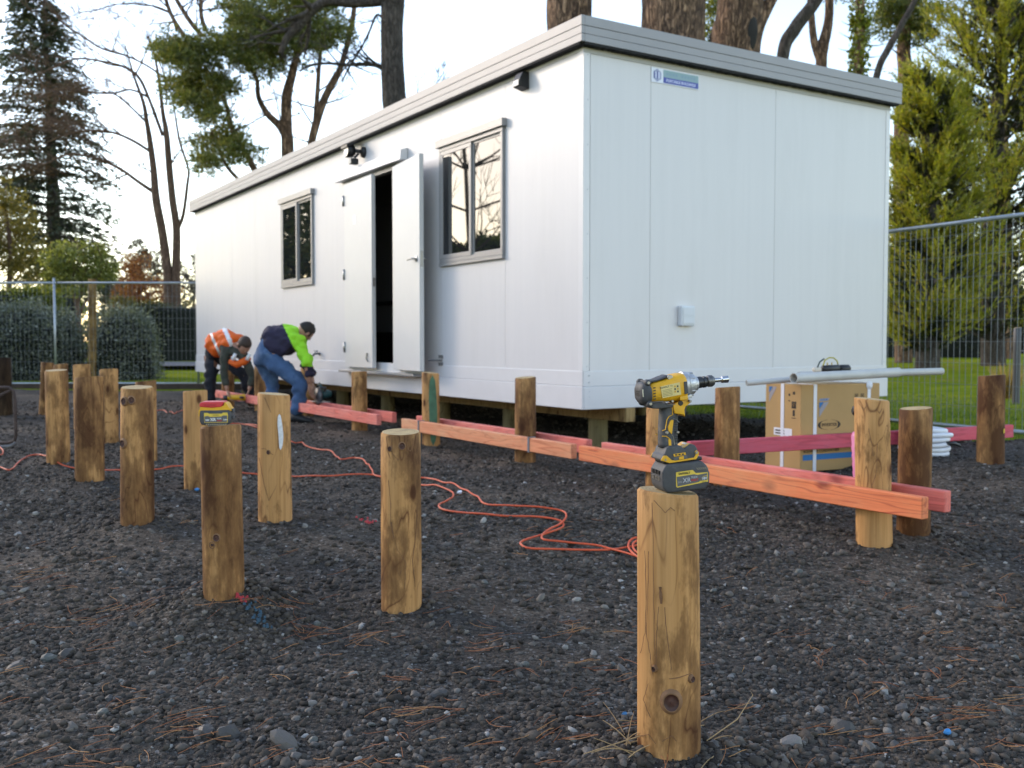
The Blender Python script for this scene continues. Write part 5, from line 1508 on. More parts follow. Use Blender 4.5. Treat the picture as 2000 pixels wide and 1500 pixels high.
MB().lathe([(-.108, .012), (-.10, .022), (-.06, .024), (.02, .024), (.03, .014)], 16, 'x', (0, 0, 0)).build('body', BLACKP, ad, smooth=True)
MB().lathe([(.032, .018), (.038, .026), (.10, .026), (.108, .020)], 16, 'x', (0, 0, -.003)).build('cap', BLACKP, ad, smooth=True)
WY = mat('wire_yellow', (.42, .36, .04), .5)
MB().tube([(-.10, 0, .02), (-.085, 0, .055), (-.05, .0, .072), (-.015, 0, .07), (.01, 0, .05), (.02, 0, .025)], .0045, 8).build('wire', WY, ad, smooth=True)
for xx in (-.065, -.03): MB().tube([(xx, 0, .02), (xx, 0, .04)], .004, 6).build('terminal', mat('brass', (.40, .30, .10), .35, .8), ad)
MB().tube([(-.15, -.01, .012), (-.125, 0, .045), (-.09, 0, .066)], .005, 6).build('wire', mat('wire_dark', (.02, .05, .05), .5), ad, smooth=True)
MB().lathe([(-.175, .012), (-.165, .018), (-.125, .018), (-.118, .010)], 14, 'x', (0, 0, -.004)).build('plug', mat('plug_cream', (.55, .50, .42), .5), ad, smooth=True)

# pink spray bottle behind the pale post: body, black nozzle
PINK = mat('pink_plastic', (.62, .16, .32), .4, var=.08)
ph = PX(1692, 930, 5.25); pg = float(gz(ph.x, ph.y))
pb_ = thing('pink_bottle', 'pink plastic bottle with a black spray head behind the pale post', 'bottle', (ph.x, ph.y, pg), (0, 0, R(10)))
zz0 = lambda y: PX(1697, y, 5.25)[2] - pg
def elr(z, a, b_, n=20): return [(a * math.cos(2 * math.pi * k / n), b_ * math.sin(2 * math.pi * k / n), z) for k in range(n)]
ht = zz0(841)
rg = [elr(.0, .055, .04), elr(.01, .062, .045)]
for k in range(7):
    z = .02 + k * (ht - .06) / 7
    rg += [elr(z, .066 + k * .003, .05 + k * .002), elr(z + .006, .063 + k * .003, .048 + k * .002)]
rg += [elr(ht - .03, .085, .06), elr(ht - .008, .077, .055), elr(ht, .045, .035), elr(ht + .02, .02, .02), elr(zz0(800), .016, .016)]
MB().loft(rg).build('body', PINK, pb_, smooth=True)
MB().lathe([(-.085, .014), (-.075, .028), (-.04, .032), (.06, .031), (.065, .02)], 8, 'x', (.0, 0, zz0(802))).build('nozzle', BLACKP, pb_)
MB().tube([(.06, 0, zz0(805)), (.09, 0, zz0(830)), (.085, 0, zz0(850))], .012, 8).build('trigger', BLACKP, pb_, smooth=True)

# white corrugated hose, coiled
hp = PX(1805, 930, 6.5); hg = float(gz(hp.x, hp.y))
hz_ = thing('coiled_hose', 'coil of white hose with a black end on the soil behind the blackened post', 'hose', (hp.x, hp.y, hg))
WH = mat('hose_white', (.72, .74, .78), .45)
for k in range(6):
    z = .018 + k * .030
    MB().lathe([(0, 0)], 3) if False else None
    ring = []
    for q in range(40):
        a = 2 * math.pi * q / 40
        ring.append(((.145 + .01 * math.sin(k * 2.1)) * math.cos(a) + .012 * math.sin(k * 3.3), .12 * math.sin(a) + .01 * math.cos(k), z + .004 * math.sin(a * 2 + k)))
    MB().tube(ring + [ring[0]], .0155, 10, caps=False).build('loop', WH, hz_, smooth=True)
MB().tube([(.10, -.10, .09), (.16, -.08, .085), (.205, -.05, .07), (.225, -.04, .06)], [.012, .013, .010, .004], 10).build('end_fitting', BLACKP, hz_, smooth=True)

# bent steel frame at the left edge
RUST = mat('rusty_steel', (.075, .05, .042), .7, .4, var=.4, vscale=20)
D = 8.0
fr_o = PX(15, 872, D)
st = thing('steel_frame', 'bent rusty steel frame cut by the left edge of the picture', 'frame', fr_o)
def fp(x, y, d=0): return PX(x, y, D + d) - fr_o
MB().tube([fp(-60, 757), fp(5, 757), fp(18, 757), fp(26, 764), fp(29, 780), fp(31, 850), fp(28, 862), fp(14, 865), fp(-60, 866)], .013, 8).build('hoop', RUST, st, smooth=True)
MB().tube([fp(24, 760), fp(-10, 778), fp(-60, 800)], .011, 8).build('brace', RUST, st, smooth=True)
MB().tube([fp(30, 866, -.1), fp(20, 872, -.15), fp(-60, 880, -.2)], .016, 8).build('foot_rail', mat('grey_tube', (.16, .15, .14), .5, .5), st, smooth=True)

# ------------------------------------------------------------------ orange extension cords on the gravel
ORG = mat('orange_cord', (.62, .085, .025), .5, var=.12, vscale=30)
def cord(label, pts, r=.0048, lift=None):
    W = [G(x, y) for x, y in pts]
    out = []
    for i in range(len(W) - 1):
        p0, p1, p2, p3 = W[max(0, i - 1)], W[i], W[i + 1], W[min(len(W) - 1, i + 2)]
        n = max(3, int((p2 - p1).length / .035))
        for k in range(n):
            t = k / n
            q = .5 * ((2 * p1) + (p2 - p0) * t + (2 * p0 - 5 * p1 + 4 * p2 - p3) * t * t + (3 * p1 - p0 - 3 * p2 + p3) * t ** 3)
            q.z = float(gz(q.x, q.y)) + r + .010
            out.append(q)
    q = W[-1].copy(); q.z = float(gz(q.x, q.y)) + r + .010; out.append(q)
    if lift:
        for q in out: q.z += lift
    o = MB().tube(out, r, 8).build('extension_cord', ORG, None, smooth=True)
    return setp(o, label, 'cord', 'orange extension cords on the gravel')
cord('orange cord that leaves the left edge and winds across to the foreground post',
     [(-40, 905), (0, 916), (18, 922), (35, 908), (60, 893), (80, 892), (110, 905), (145, 918), (200, 922), (240, 922), (300, 921), (350, 914), (400, 918), (470, 927), (500, 930), (560, 934), (640, 934), (720, 931), (745, 935), (780, 945), (825, 952), (860, 955), (880, 964), (885, 975), (862, 988), (858, 996), (880, 1004), (960, 1011), (1020, 1014), (1085, 1020), (1100, 1028), (1095, 1038), (1060, 1050), (1022, 1062), (1018, 1070), (1040, 1078), (1120, 1080), (1190, 1080), (1240, 1072), (1290, 1066), (1330, 1075)])
cord('orange cord that comes from under the strapped beams and doubles back to the foreground post',
     [(480, 832), (520, 838), (568, 866), (590, 868), (600, 876), (622, 882), (650, 888), (665, 902), (690, 899), (712, 905), (726, 922), (735, 935), (790, 942), (830, 939), (860, 946), (900, 960), (930, 975), (945, 990), (990, 994), (1060, 998), (1098, 1005), (1106, 1016), (1095, 1030), (1075, 1040), (1060, 1052), (1062, 1062), (1100, 1066), (1160, 1072), (1200, 1082), (1235, 1092), (1260, 1100)], lift=.004)
cord('loop of orange cord just behind the foreground post', [(1262, 1062), (1240, 1060), (1228, 1070), (1230, 1084), (1246, 1098), (1275, 1106), (1310, 1100), (1320, 1080), (1290, 1064), (1250, 1064), (1236, 1074), (1246, 1090), (1280, 1096)], lift=.008)
cord('orange cord showing between two posts near the middle left', [(300, 806), (318, 803), (340, 810), (350, 806), (362, 802), (380, 800)])
cord('short orange cord behind the stained post with the battery', [(440, 830), (462, 830), (480, 832), (505, 838)])
cord('orange cord curled at the left edge below the steel frame', [(-30, 870), (0, 877), (6, 884), (2, 892), (-20, 897)])

# ------------------------------------------------------------------ the two workers
SKIN = mat('skin', (.42, .22, .15), .55, var=.08)
def skin_mesh(verts, edges, radii, sub=2):
    me = bpy.data.meshes.new('figure'); me.from_pydata([tuple(v) for v in verts], edges, []); me.update()
    ob = bpy.data.objects.new('figure', me); COL.objects.link(ob)
    sk = ob.modifiers.new('Skin', 'SKIN'); sk.use_smooth_shade = True
    for i, r in enumerate(radii):
        d = me.skin_vertices[0].data[i]
        d.radius = (r, r) if not isinstance(r, tuple) else r
        d.use_root = (i == 0)
    ss = ob.modifiers.new('Sub', 'SUBSURF'); ss.levels = sub; ss.render_levels = sub
    dg = bpy.context.evaluated_depsgraph_get()
    out = bpy.data.meshes.new_from_object(ob.evaluated_get(dg))
    bpy.data.objects.remove(ob)
    return out

def chains(cs):
    """cs: list of chains of (name, point, radius); the same name is the same joint"""
    idx, V_, E_, R_ = {}, [], [], []
    for ch in cs:
        last = None
        for n_, p_, r_ in ch:
            if n_ not in idx:
                idx[n_] = len(V_); V_.append(p_); R_.append(r_)
            i = idx[n_]
            if last is not None: E_.append((last, i))
            last = i
    return V_, E_, R_

def head_into(mb, c, fwd, up, s=1.0):
    fwd, up = Vector(fwd).normalized(), Vector(up).normalized(); up = (up - fwd * up.dot(fwd)).normalized(); rt = fwd.cross(up)
    def P_(f, r, u): return Vector(c) + (fwd * f + rt * r + up * u) * s
    rings = []
    for k in range(11):
        t = -1 + 2 * k / 10; w = math.sqrt(max(.001, 1 - t * t))
        jaw = 1 - .28 * max(0, -t) ** 1.5
        rings.append([P_(.098 * w * math.cos(a) * (jaw if math.cos(a) < 0 else 1) + .012 * max(0, -t), .076 * w * jaw * math.sin(a), .118 * t) for a in [2 * math.pi * q / 18 for q in range(18)]])
    mb.loft(rings)
    mb.loft([[P_(.088, -.012, .015), P_(.088, .012, .015), P_(.088, .006, .03)], [P_(.122, -.010, -.022), P_(.122, .010, -.022), P_(.125, 0, -.012)], [P_(.09, -.014, -.034), P_(.09, .014, -.034), P_(.09, 0, -.028)]])   # nose
    mb.loft([[P_(.088, -.022, -.055), P_(.094, 0, -.052), P_(.088, .022, -.055), P_(.086, 0, -.058)], [P_(.092, -.018, -.062), P_(.1, 0, -.06), P_(.092, .018, -.062), P_(.09, 0, -.068)]])                                      # lips
    for s_ in (-1, 1):                                                                                            # ears
        mb.loft([[P_(.0 + .018 * math.cos(a), s_ * .070, .0 + .032 * math.sin(a)) for a in [2 * math.pi * q / 8 for q in range(8)]], [P_(-.008 + .02 * math.cos(a), s_ * .088, .004 + .036 * math.sin(a)) for a in [2 * math.pi * q / 8 for q in range(8)]]])
    return P_

def hair_obj(parent, P_, mt, low=-.35):
    m = MB(); rings = []
    for k in range(8):
        t = low + (1 - low) * k / 7; w = math.sqrt(max(.0008, 1 - t * t))
        rings.append([P_(.106 * w * math.cos(a) * (.80 if math.cos(a) > .5 and t < .45 else 1) - .006, .084 * w * math.sin(a), .124 * t + .004) for a in [2 * math.pi * q / 20 for q in range(20)]])
    m.loft(rings)
    return m.build('hair', mt, parent, smooth=True)

def hand_into(mb, w, d, side, grip):
    """wrist w, direction d of the palm, side vector across the knuckles, grip = direction the fingers curl to"""
    w, d, side, grip = Vector(w), Vector(d).normalized(), Vector(side).normalized(), Vector(grip).normalized()
    mb.loft([[w + side * (.026 * math.cos(a)) * k2 + grip * (.013 * math.sin(a)) + d * l_ for a in [2 * math.pi * q / 10 for q in range(10)]] for l_, k2 in ((-.01, .9), (.03, 1.25), (.07, 1.55), (.092, 1.5))])
    for i, (o_, l_) in enumerate(((-.030, .065), (-.010, .078), (.010, .074), (.030, .058))):
        b0 = w + d * .085 + side * o_
        p1 = b0 + d * l_ * .42 + grip * .008; p2 = p1 + d * l_ * .22 + grip * l_ * .33; p3 = p2 + grip * l_ * .3 - d * l_ * .12
        mb.tube([b0, p1, p2, p3], [.0095, .009, .0085, .0065], 6)
    b0 = w + d * .03 - side * .032
    mb.tube([b0, b0 - side * .022 + d * .028 + grip * .012, b0 - side * .018 + d * .055 + grip * .034], [.011, .010, .008], 6)

def add_mesh(mb, me):
    mb.add([tuple(v.co) for v in me.vertices], [tuple(p.vertices) for p in me.polygons])

def shoe(parent, ank, toe, mt, hgt=.09):
    a, t = Vector(ank), Vector(toe); d = (t - a); d.z = 0; d.normalize(); s_ = Vector((-d.y, d.x, 0))
    rings = []
    for l_, w_, h_ in ((-.085, .028, .05), (-.07, .042, .095), (-.02, .046, .115), (.05, .044, .085), (.12, .050, .06), (.17, .045, .05), (.20, .022, .03)):
        c = Vector((a.x, a.y, t.z)) + d * l_
        rings.append([c + s_ * (w_ * math.cos(q)) + Vector((0, 0, h_ / 2 + h_ / 2 * math.sin(q))) for q in [2 * math.pi * k / 12 for k in range(12)]])
    m = MB(); m.loft(rings)
    return m.build('boot', mt, parent, smooth=True)

def wrinkle(me, amp, sc, seed):
    n = len(me.vertices); c = np.empty(n * 3); me.vertices.foreach_get('co', c); c = c.reshape(-1, 3)
    nr = np.empty(n * 3); me.vertices.foreach_get('normal', nr); nr = nr.reshape(-1, 3)
    k = vnoise(c[:, 0] * sc + c[:, 1] * sc * .7, c[:, 2] * sc * 1.6 + c[:, 1] * sc, seed) + .5 * vnoise(c[:, 0] * sc * 2.3 - c[:, 1] * sc, c[:, 2] * sc * 2.9, seed + 1)
    me.vertices.foreach_set('co', (c + nr * (k * amp)[:, None]).ravel())

def photo_of(me, org):                           # where each face centre stands in the photo
    n = len(me.polygons); c = np.empty(n * 3); me.polygons.foreach_get('center', c); c = c.reshape(-1, 3) + np.array(org)
    return 1000 + F * c[:, 0] / c[:, 1], HZ + F * (CZ - c[:, 2]) / c[:, 1]

# ---- man in the lime and navy shirt
def person_lime():
    D = 10.55
    foot = PX(560, 812, D); gf = float(gz(foot.x, foot.y))
    org = Vector((foot.x, foot.y, gf))
    lift = gf - PX(0, 812, D)[2]
    def J(x, y, d=0.0): return PX(x, y, D + d) - org + Vector((0, 0, lift * max(0, min(1, (y - 640) / 170))))
    t = thing('person', 'man bending in a lime and navy shirt and blue jeans, cutting a beam', 'person', org)
    pel, sp1, ch = ('pel', J(517, 680, .0), .152), ('sp1', J(543, 662, .0), .155), ('ch', J(571, 659, .0), .155)
    nk, hb = ('nk', J(591, 654, 0), .058), ('hb', J(598, 648, 0), .055)
    hr, kr, ar = ('hr', J(527, 697, -.09), .108), ('kr', J(588, 738, -.13), .072), ('ar', J(581, 796, -.10), .050)
    hl, kl, al = ('hl', J(512, 696, .09), .105), ('kl', J(534, 748, .12), .072), ('al', J(531, 797, .14), .050)
    shr, er, wr_ = ('shr', J(586, 670, -.15), .068), ('er', J(599, 706, -.19), .047), ('wr', J(604, 742, -.12), .031)
    shl, el, wl_ = ('shl', J(584, 664, .15), .068), ('el', J(602, 704, .20), .047), ('wl', J(611, 742, .08), .031)
    full = [[pel, sp1, ch, nk, hb], [pel, hr, kr, ar], [pel, hl, kl, al], [ch, shr, er, wr_], [ch, shl, el, wl_]]
    V_, E_, R_ = chains(full)
    bm_ = MB(); add_mesh(bm_, skin_mesh(V_, E_, [r * .78 for r in R_], 1))
    P_ = head_into(bm_, J(596, 647, .02), (.42, .62, -.70), (.8, .15, .5), .95)
    hand_into(bm_, wr_[1], (J(607, 757, -.1) - wr_[1]), (.3, 1, 0), (.5, .2, -.4)); hand_into(bm_, wl_[1], (J(616, 757, .06) - wl_[1]), (.3, 1, 0), (.5, -.2, -.4))
    bm_.build('body', SKIN, t, smooth=True)
    hair_obj(t, P_, mat('hair_dark', (.022, .017, .014), .7, var=.4, vscale=60), -.05)
    # jeans
    V_, E_, R_ = chains([[('pt', J(530, 672, 0), .155), pel, hr, ('thr', J(562, 720, -.115), .098), kr, ('cr', J(583, 770, -.115), .075), ('ar2', J(580, 800, -.10), .068)], [pel, hl, ('thl', J(527, 724, .11), .096), kl, ('cl', J(530, 775, .13), .074), ('al2', J(530, 800, .14), .068)]])
    me = skin_mesh(V_, E_, [r * 1.05 for r in R_], 2); wrinkle(me, .045, 12, 3)
    me.materials.clear()
    j = link('jeans', me, mat('denim', (.045, .10, .21), .85, var=.35, vscale=7, bmp=.3, bscale=80, dirt=((.10, .18, .30), 5.0, .55)), t, smooth=True)
    # shirt
    V_, E_, R_ = chains([[('b0', J(512, 674, 0), .165), ('b1', J(541, 664, 0), .178), ch, ('nk2', J(588, 655, 0), .075)], [ch, shr, er, ('w2', J(604, 728, -.14), .043)], [ch, shl, el, ('w3', J(609, 728, .10), .043)]])
    me = skin_mesh(V_, E_, [r * 1.08 for r in R_], 4); wrinkle(me, .045, 10, 5)
    me.materials.clear()
    me.materials.append(mat('lime_cloth', (.30, .75, .03), .8, var=.1, vscale=8)); me.materials.append(mat('navy_cloth', (.022, .018, .045), .85, var=.25, vscale=8))
    px_, py_ = photo_of(me, org)
    me.polygons.foreach_set('material_index', ((px_ < 556 + (py_ - 640) * .45) | (py_ > 716)).astype(np.int32))
    link('shirt', me, [], t, smooth=True)
    bt_ = mat('boot_black', (.015, .015, .016), .6)
    shoe(t, ar[1], J(600, 812, -.14), bt_); shoe(t, al[1], J(552, 812, .10), bt_)
    return org, J, t
lo_, LJ, LT = person_lime()

# ---- worker in the orange vest
def person_orange():
    D = 12.3
    foot = PX(410, 786, D); gf = float(gz(foot.x, foot.y)); org = Vector((foot.x, foot.y, gf))
    lift = gf - PX(0, 786, D)[2]
    def J(x, y, d=0.0): return PX(x, y, D + d) - org + Vector((0, 0, lift * max(0, min(1, (y - 650) / 136))))
    t = thing('person', 'worker bending in an orange vest with white bands, using a yellow tool', 'person', org)
    pel, sp1, ch = ('pel', J(420, 676, .18), .140), ('sp1', J(434, 664, .05), .148), ('ch', J(452, 666, -.08), .150)
    nk, hb = ('nk', J(464, 670, -.17), .056), ('hb', J(468, 672, -.2), .055)
    ha, ka, aa = ('ha', J(414, 692, .20), .092), ('ka', J(411, 732, .13), .066), ('aa', J(409, 776, .18), .048)
    hb_, kb, ab = ('hbb', J(434, 694, .22), .092), ('kb', J(474, 722, .10), .066), ('ab', J(492, 768, .22), .048)
    s1, e1, w1 = ('s1', J(440, 684, -.2), .062), ('e1', J(437, 724, -.24), .046), ('w1', J(444, 752, -.28), .030)
    s2, e2, w2 = ('s2', J(474, 686, -.22), .062), ('e2', J(494, 728, -.22), .046), ('w2', J(486, 752, -.28), .030)
    V_, E_, R_ = chains([[pel, sp1, ch, nk, hb], [pel, ha, ka, aa], [pel, hb_, kb, ab], [ch, s1, e1, w1], [ch, s2, e2, w2]])
    bm_ = MB(); add_mesh(bm_, skin_mesh(V_, E_, [r * .78 for r in R_], 1))
    P_ = head_into(bm_, J(477, 672, -.28), (.30, -.45, -.8), (.55, -.7, .25), .98)
    hand_into(bm_, w1[1], (J(450, 764, -.3) - w1[1]), (.2, 1, 0), (.9, -.1, -.2)); hand_into(bm_, w2[1], (J(481, 764, -.3) - w2[1]), (-.2, 1, 0), (-.9, -.1, -.2))
    bm_.build('body', SKIN, t, smooth=True)
    hair_obj(t, P_, mat('hair_brown', (.05, .028, .018), .7, var=.4, vscale=60), -.15)
    V_, E_, R_ = chains([[('pt', J(428, 672, .1), .145), pel, ha, ka, ('aa2', J(409, 778, .17), .062)], [pel, hb_, kb, ('ab2', J(491, 768, .2), .062)]])
    me = skin_mesh(V_, E_, [r * 1.06 for r in R_], 2); wrinkle(me, .035, 11, 4); me.materials.clear()
    link('trousers', me, mat('navy_trousers', (.012, .014, .022), .85, var=.3, vscale=8), t, smooth=True)
    V_, E_, R_ = chains([[('j0', J(424, 674, .12), .138), ('j1', J(438, 666, .02), .14), ('mid', J(456, 676, -.14), .12), s1, e1, ('w1b', J(443, 746, -.27), .040)], [('mid', J(456, 676, -.14), .12), s2, e2, ('w2b', J(488, 746, -.27), .040)]])
    me = skin_mesh(V_, E_, [r * 1.10 for r in R_], 2); wrinkle(me, .015, 12, 6); me.materials.clear()
    link('sleeves', me, mat('camo_cloth', (.055, .055, .042), .9, var=.5, vscale=14, dirt=((.02, .035, .022), 12.0, .5)), t, smooth=True)
    V_, E_, R_ = chains([[('v0', J(414, 680, .17), .160), ('v1', J(432, 663, .04), .168), ('v2', J(453, 669, -.10), .172), ('v3', J(464, 680, -.15), .13)]])
    me = skin_mesh(V_, E_, [r * 1.06 for r in R_], 4); wrinkle(me, .04, 10, 7); me.materials.clear()
    me.materials.append(mat('orange_vest', (.85, .13, .01), .7, var=.08)); me.materials.append(mat('reflective_band', (.82, .82, .82), .35))
    px_, py_ = photo_of(me, org); q = px_ - (py_ - 650) * .42
    me.polygons.foreach_set('material_index', (((438 < q) & (q < 447)) | ((409 < q) & (q < 414))).astype(np.int32))
    link('vest', me, [], t, smooth=True)
    # loose front flap of the vest with two bright tabs
    MB().tube([J(448, 700, -.26), J(462, 706, -.27), J(478, 700, -.27), J(488, 693, -.26)], [.03, .045, .045, .03], 10).build('vest_front', mat('orange_vest', (.85, .13, .01), .7), t, smooth=True)
    for x, y in ((458, 692), (486, 692)): MB().tube([J(x - 4, y + 6, -.31), J(x + 2, y - 5, -.31)], [.024, .022], 8).build('reflective_tab', mat('reflective_band', (.82, .82, .82), .35), t, smooth=True)
    bt_ = mat('boot_brown', (.06, .035, .025), .7)
    shoe(t, aa[1], J(424, 786, .0), bt_); shoe(t, ab[1], J(505, 782, .05), bt_)
    return org, J, t
oo_, OJ, OT = person_orange()

# their tools: a yellow grinder and a teal circular saw resting on the coral beam
yg = OJ(464, 764, -.32) + oo_
gr = thing('angle_grinder', 'yellow hand tool held against the coral beam by the worker in orange', 'power tool', yg, (0, 0, R(-4)))
MB().lathe([(-.12, .022), (-.11, .032), (.04, .034), (.06, .040), (.10, .040), (.115, .025)], 16, 'x', (0, 0, 0)).build('body', mat('tool_amber', (.70, .36, .01), .45), gr, smooth=True)
MB().lathe([(-.175, .018), (-.17, .027), (-.12, .026)], 14, 'x', (0, 0, 0)).build('grip', GREY, gr, smooth=True)
MB().lathe([(-.012, .062), (-.006, .064), (.0, .062)], 20, 'z', (.09, 0, -.045)).build('disc', GUN, gr)
MB().tube([(.08, -.03, 0), (.08, -.12, .01)], .016, 10).build('side_handle', GREY, gr, smooth=True)
TEAL = mat('saw_teal', (.010, .06, .065), .5, var=.2, vscale=30)
sp0 = LJ(626, 788, -.05) + lo_
sw = thing('circular_saw', 'dark teal circular saw on the coral beam beside the man in jeans', 'power tool', (sp0.x, sp0.y, ZB1 + .002), (0, 0, R(-58)))
MB().box((-.15, -.07, .0), (.14, .06, .006)).build('base_plate', mat('saw_plate', (.30, .30, .31), .4, .7), sw, bevel=.002)
MB().lathe([(-.02, .086), (.0, .092), (.012, .088)], 26, 'y', (.02, -.03, .065)).build('blade_guard', mat('saw_guard', (.10, .10, .105), .45, .5), sw, smooth=True)
MB().lathe([(-.022, .084), (-.0205, .084)], 26, 'y', (.02, -.012, .05)).build('blade', CHROME, sw)
MB().lathe([(.0, .045), (.09, .045), (.105, .036), (.12, .03)], 18, 'y', (.02, -.01, .085)).build('motor', TEAL, sw, smooth=True)
MB().tube([(-.02, .02, .15), (-.08, .02, .185), (-.14, .02, .15), (-.15, .02, .09), (-.10, .02, .05)], [.018, .019, .019, .018, .016], 10).build('handle', TEAL, sw, smooth=True)
MB().tube([(.07, .02, .12), (.10, .02, .155), (.10, -.05, .16)], .015, 8).build('front_grip', GREY, sw, smooth=True)
MB().box((-.10, .0, .02), (-.03, .055, .075)).build('battery', TEAL, sw, bevel=.006)

# ------------------------------------------------------------------ gravel stones, needles, small litter
def stones():
    ico = bmesh.new(); bmesh.ops.create_icosphere(ico, subdivisions=1, radius=1)
    iv = np.array([v.co[:] for v in ico.verts]); it = np.array([[v.index for v in f.verts] for f in ico.faces]); ico.free()
    ov = np.array([(1, 0, 0), (-1, 0, 0), (0, 1, 0), (0, -1, 0), (0, 0, 1), (0, 0, -1)], float)
    ot = np.array([(0, 2, 4), (2, 1, 4), (1, 3, 4), (3, 0, 4), (2, 0, 5), (1, 2, 5), (3, 1, 5), (0, 3, 5)])
    STM = bpy.data.materials.new('gravel_stones'); nt, N, L, b = nodes_of(STM)
    ge = N.new('ShaderNodeNewGeometry')
    c = ramp(nt, ge.outputs['Random Per Island'], [(0, (.031, .026, .022)), (.30, (.057, .049, .041)), (.58, (.079, .067, .056)), (.78, (.098, .081, .066)), (.88, (.118, .104, .092)), (.955, (.13, .115, .10)), (.985, (.19, .175, .155)), (.995, (.26, .25, .23)), (1, (.36, .35, .33))])
    c = mix(nt, .5, c, mix(nt, 1.0, c, ramp(nt, noise(nt, mapping(nt, 1.0), 90, 4), [(.3, (.6, .6, .6)), (.7, (1.45, 1.4, 1.35))]), 'MULTIPLY'))
    L.new(c, b.inputs['Base Color']); b.inputs['Roughness'].default_value = .85; b.inputs['Specular IOR Level'].default_value = .12
    def scatter(n, d0, d1, rmin, rmax, tv, tt, wide=.66, pw=2.2):
        d = np.sqrt(rng.uniform(d0 * d0, d1 * d1, n)); x = rng.uniform(-wide, wide, n) * d
        ok = (sdist(x, d) < -.7) & (rng.random(n) < .80 + 1.0 * vnoise(x * .9 + 7, d * .9, 23) + .5 * vnoise(x * 3, d * 3, 24)); x, y = x[ok], d[ok]; n = len(x)
        r = rmin + (rmax - rmin) * rng.random(n) ** pw
        nv = len(tv)
        base = tv[None] * rng.uniform(.72, 1.25, (n, nv, 1))
        sc = np.stack([r * rng.uniform(.8, 1.5, n), r * rng.uniform(.7, 1.1, n), r * rng.uniform(.45, .85, n)], -1)
        p = base * sc[:, None]
        a, t_ = rng.uniform(0, 6.28, n), rng.normal(0, .35, n)
        ct, st_ = np.cos(t_)[:, None], np.sin(t_)[:, None]
        px_, pz_ = p[..., 0] * ct - p[..., 2] * st_, p[..., 0] * st_ + p[..., 2] * ct
        ca, sa = np.cos(a)[:, None], np.sin(a)[:, None]
        X_, Y_ = px_ * ca - p[..., 1] * sa, px_ * sa + p[..., 1] * ca
        z0 = gz(x, y) + r * rng.uniform(-.15, .35, n)
        vs = np.stack([X_ + x[:, None], Y_ + y[:, None], pz_ + z0[:, None]], -1).reshape(-1, 3)
        fs = (tt[None] + (np.arange(n) * nv)[:, None, None]).reshape(-1, 3)
        return vs, fs
    parts = [scatter(36000, 1.7, 3.4, .0032, .0145, iv, it, pw=2.9), scatter(30000, 3.4, 5.2, .0045, .018, iv, it, pw=2.7), scatter(36000, 5.2, 8.5, .006, .020, ov, ot, pw=2.6), scatter(26000, 8.5, 14, .008, .026, ov, ot), scatter(420, 1.8, 5, .010, .022, iv, it, pw=1.8)]
    off, VS, FS = 0, [], []
    for v_, f_ in parts: VS.append(v_); FS.append(f_ + off); off += len(v_)
    o = link('gravel', np_mesh('gravel', np.concatenate(VS), np.concatenate(FS)), STM)
    setp(o, 'loose dark grey gravel covering the yard', 'gravel', kind='stuff')
    # the largest stones, one by one, as pieces of the yard
    bm_ = []
    for k in range(6):
        b2 = bmesh.new(); bmesh.ops.create_icosphere(b2, subdivisions=2, radius=1)
        for v in b2.verts: v.co *= 1 + .28 * (random.random() - .5) + .18 * math.sin(3 * v.co.x + k) * math.cos(2 * v.co.y - k)
        me = bpy.data.meshes.new('stone'); b2.to_mesh(me); b2.free(); me.materials.append(mat('stone_' + 'abcdef'[k], [(.076, .066, .058), (.060, .053, .047), (.105, .090, .076), (.088, .090, .078), (.16, .145, .13), (.054, .048, .043)][k], .6, var=.3, vscale=20))
        me.polygons.foreach_set('use_smooth', [False] * len(me.polygons)); bm_.append(me)
    rnd = random.Random(4)
    spots = [(855, 1362, .030), (1645, 1428, .036), (1545, 1455, .030), (1700, 1465, .024), (555, 1455, .040), (445, 1440, .038), (400, 1435, .03), (1215, 1310, .022), (1930, 1268, .025), (1880, 1165, .03), (1545, 1085, .026), (1560, 1120, .03), (1660, 1060, .02), (130, 1280, .03), (30, 1310, .034), (260, 1225, .025), (350, 1250, .022), (200, 1395, .02), (1120, 1215, .022), (1480, 1290, .02), (1760, 1385, .022), (1600, 1390, .02), (620, 1220, .018), (95, 1290, .028), (880, 1195, .02)]
    for k in range(150): spots.append((rnd.uniform(0, 2000), 1060 + 430 * rnd.random() ** .7, rnd.uniform(.009, .018)))
    for k, (sx_, sy_, r) in enumerate(spots):
        r *= .8; g_ = G(sx_, sy_)
        o = link('stone', bm_[rnd.choice((0, 0, 1, 1, 2, 3, 4, 5))], [], YARD, (g_.x, g_.y, g_.z + r * .25), (rnd.gauss(0, .3), rnd.gauss(0, .3), rnd.uniform(0, 6.28)))
        o.scale = (r * rnd.uniform(.9, 1.3), r * rnd.uniform(.7, 1), r * rnd.uniform(.5, .8))
stones()

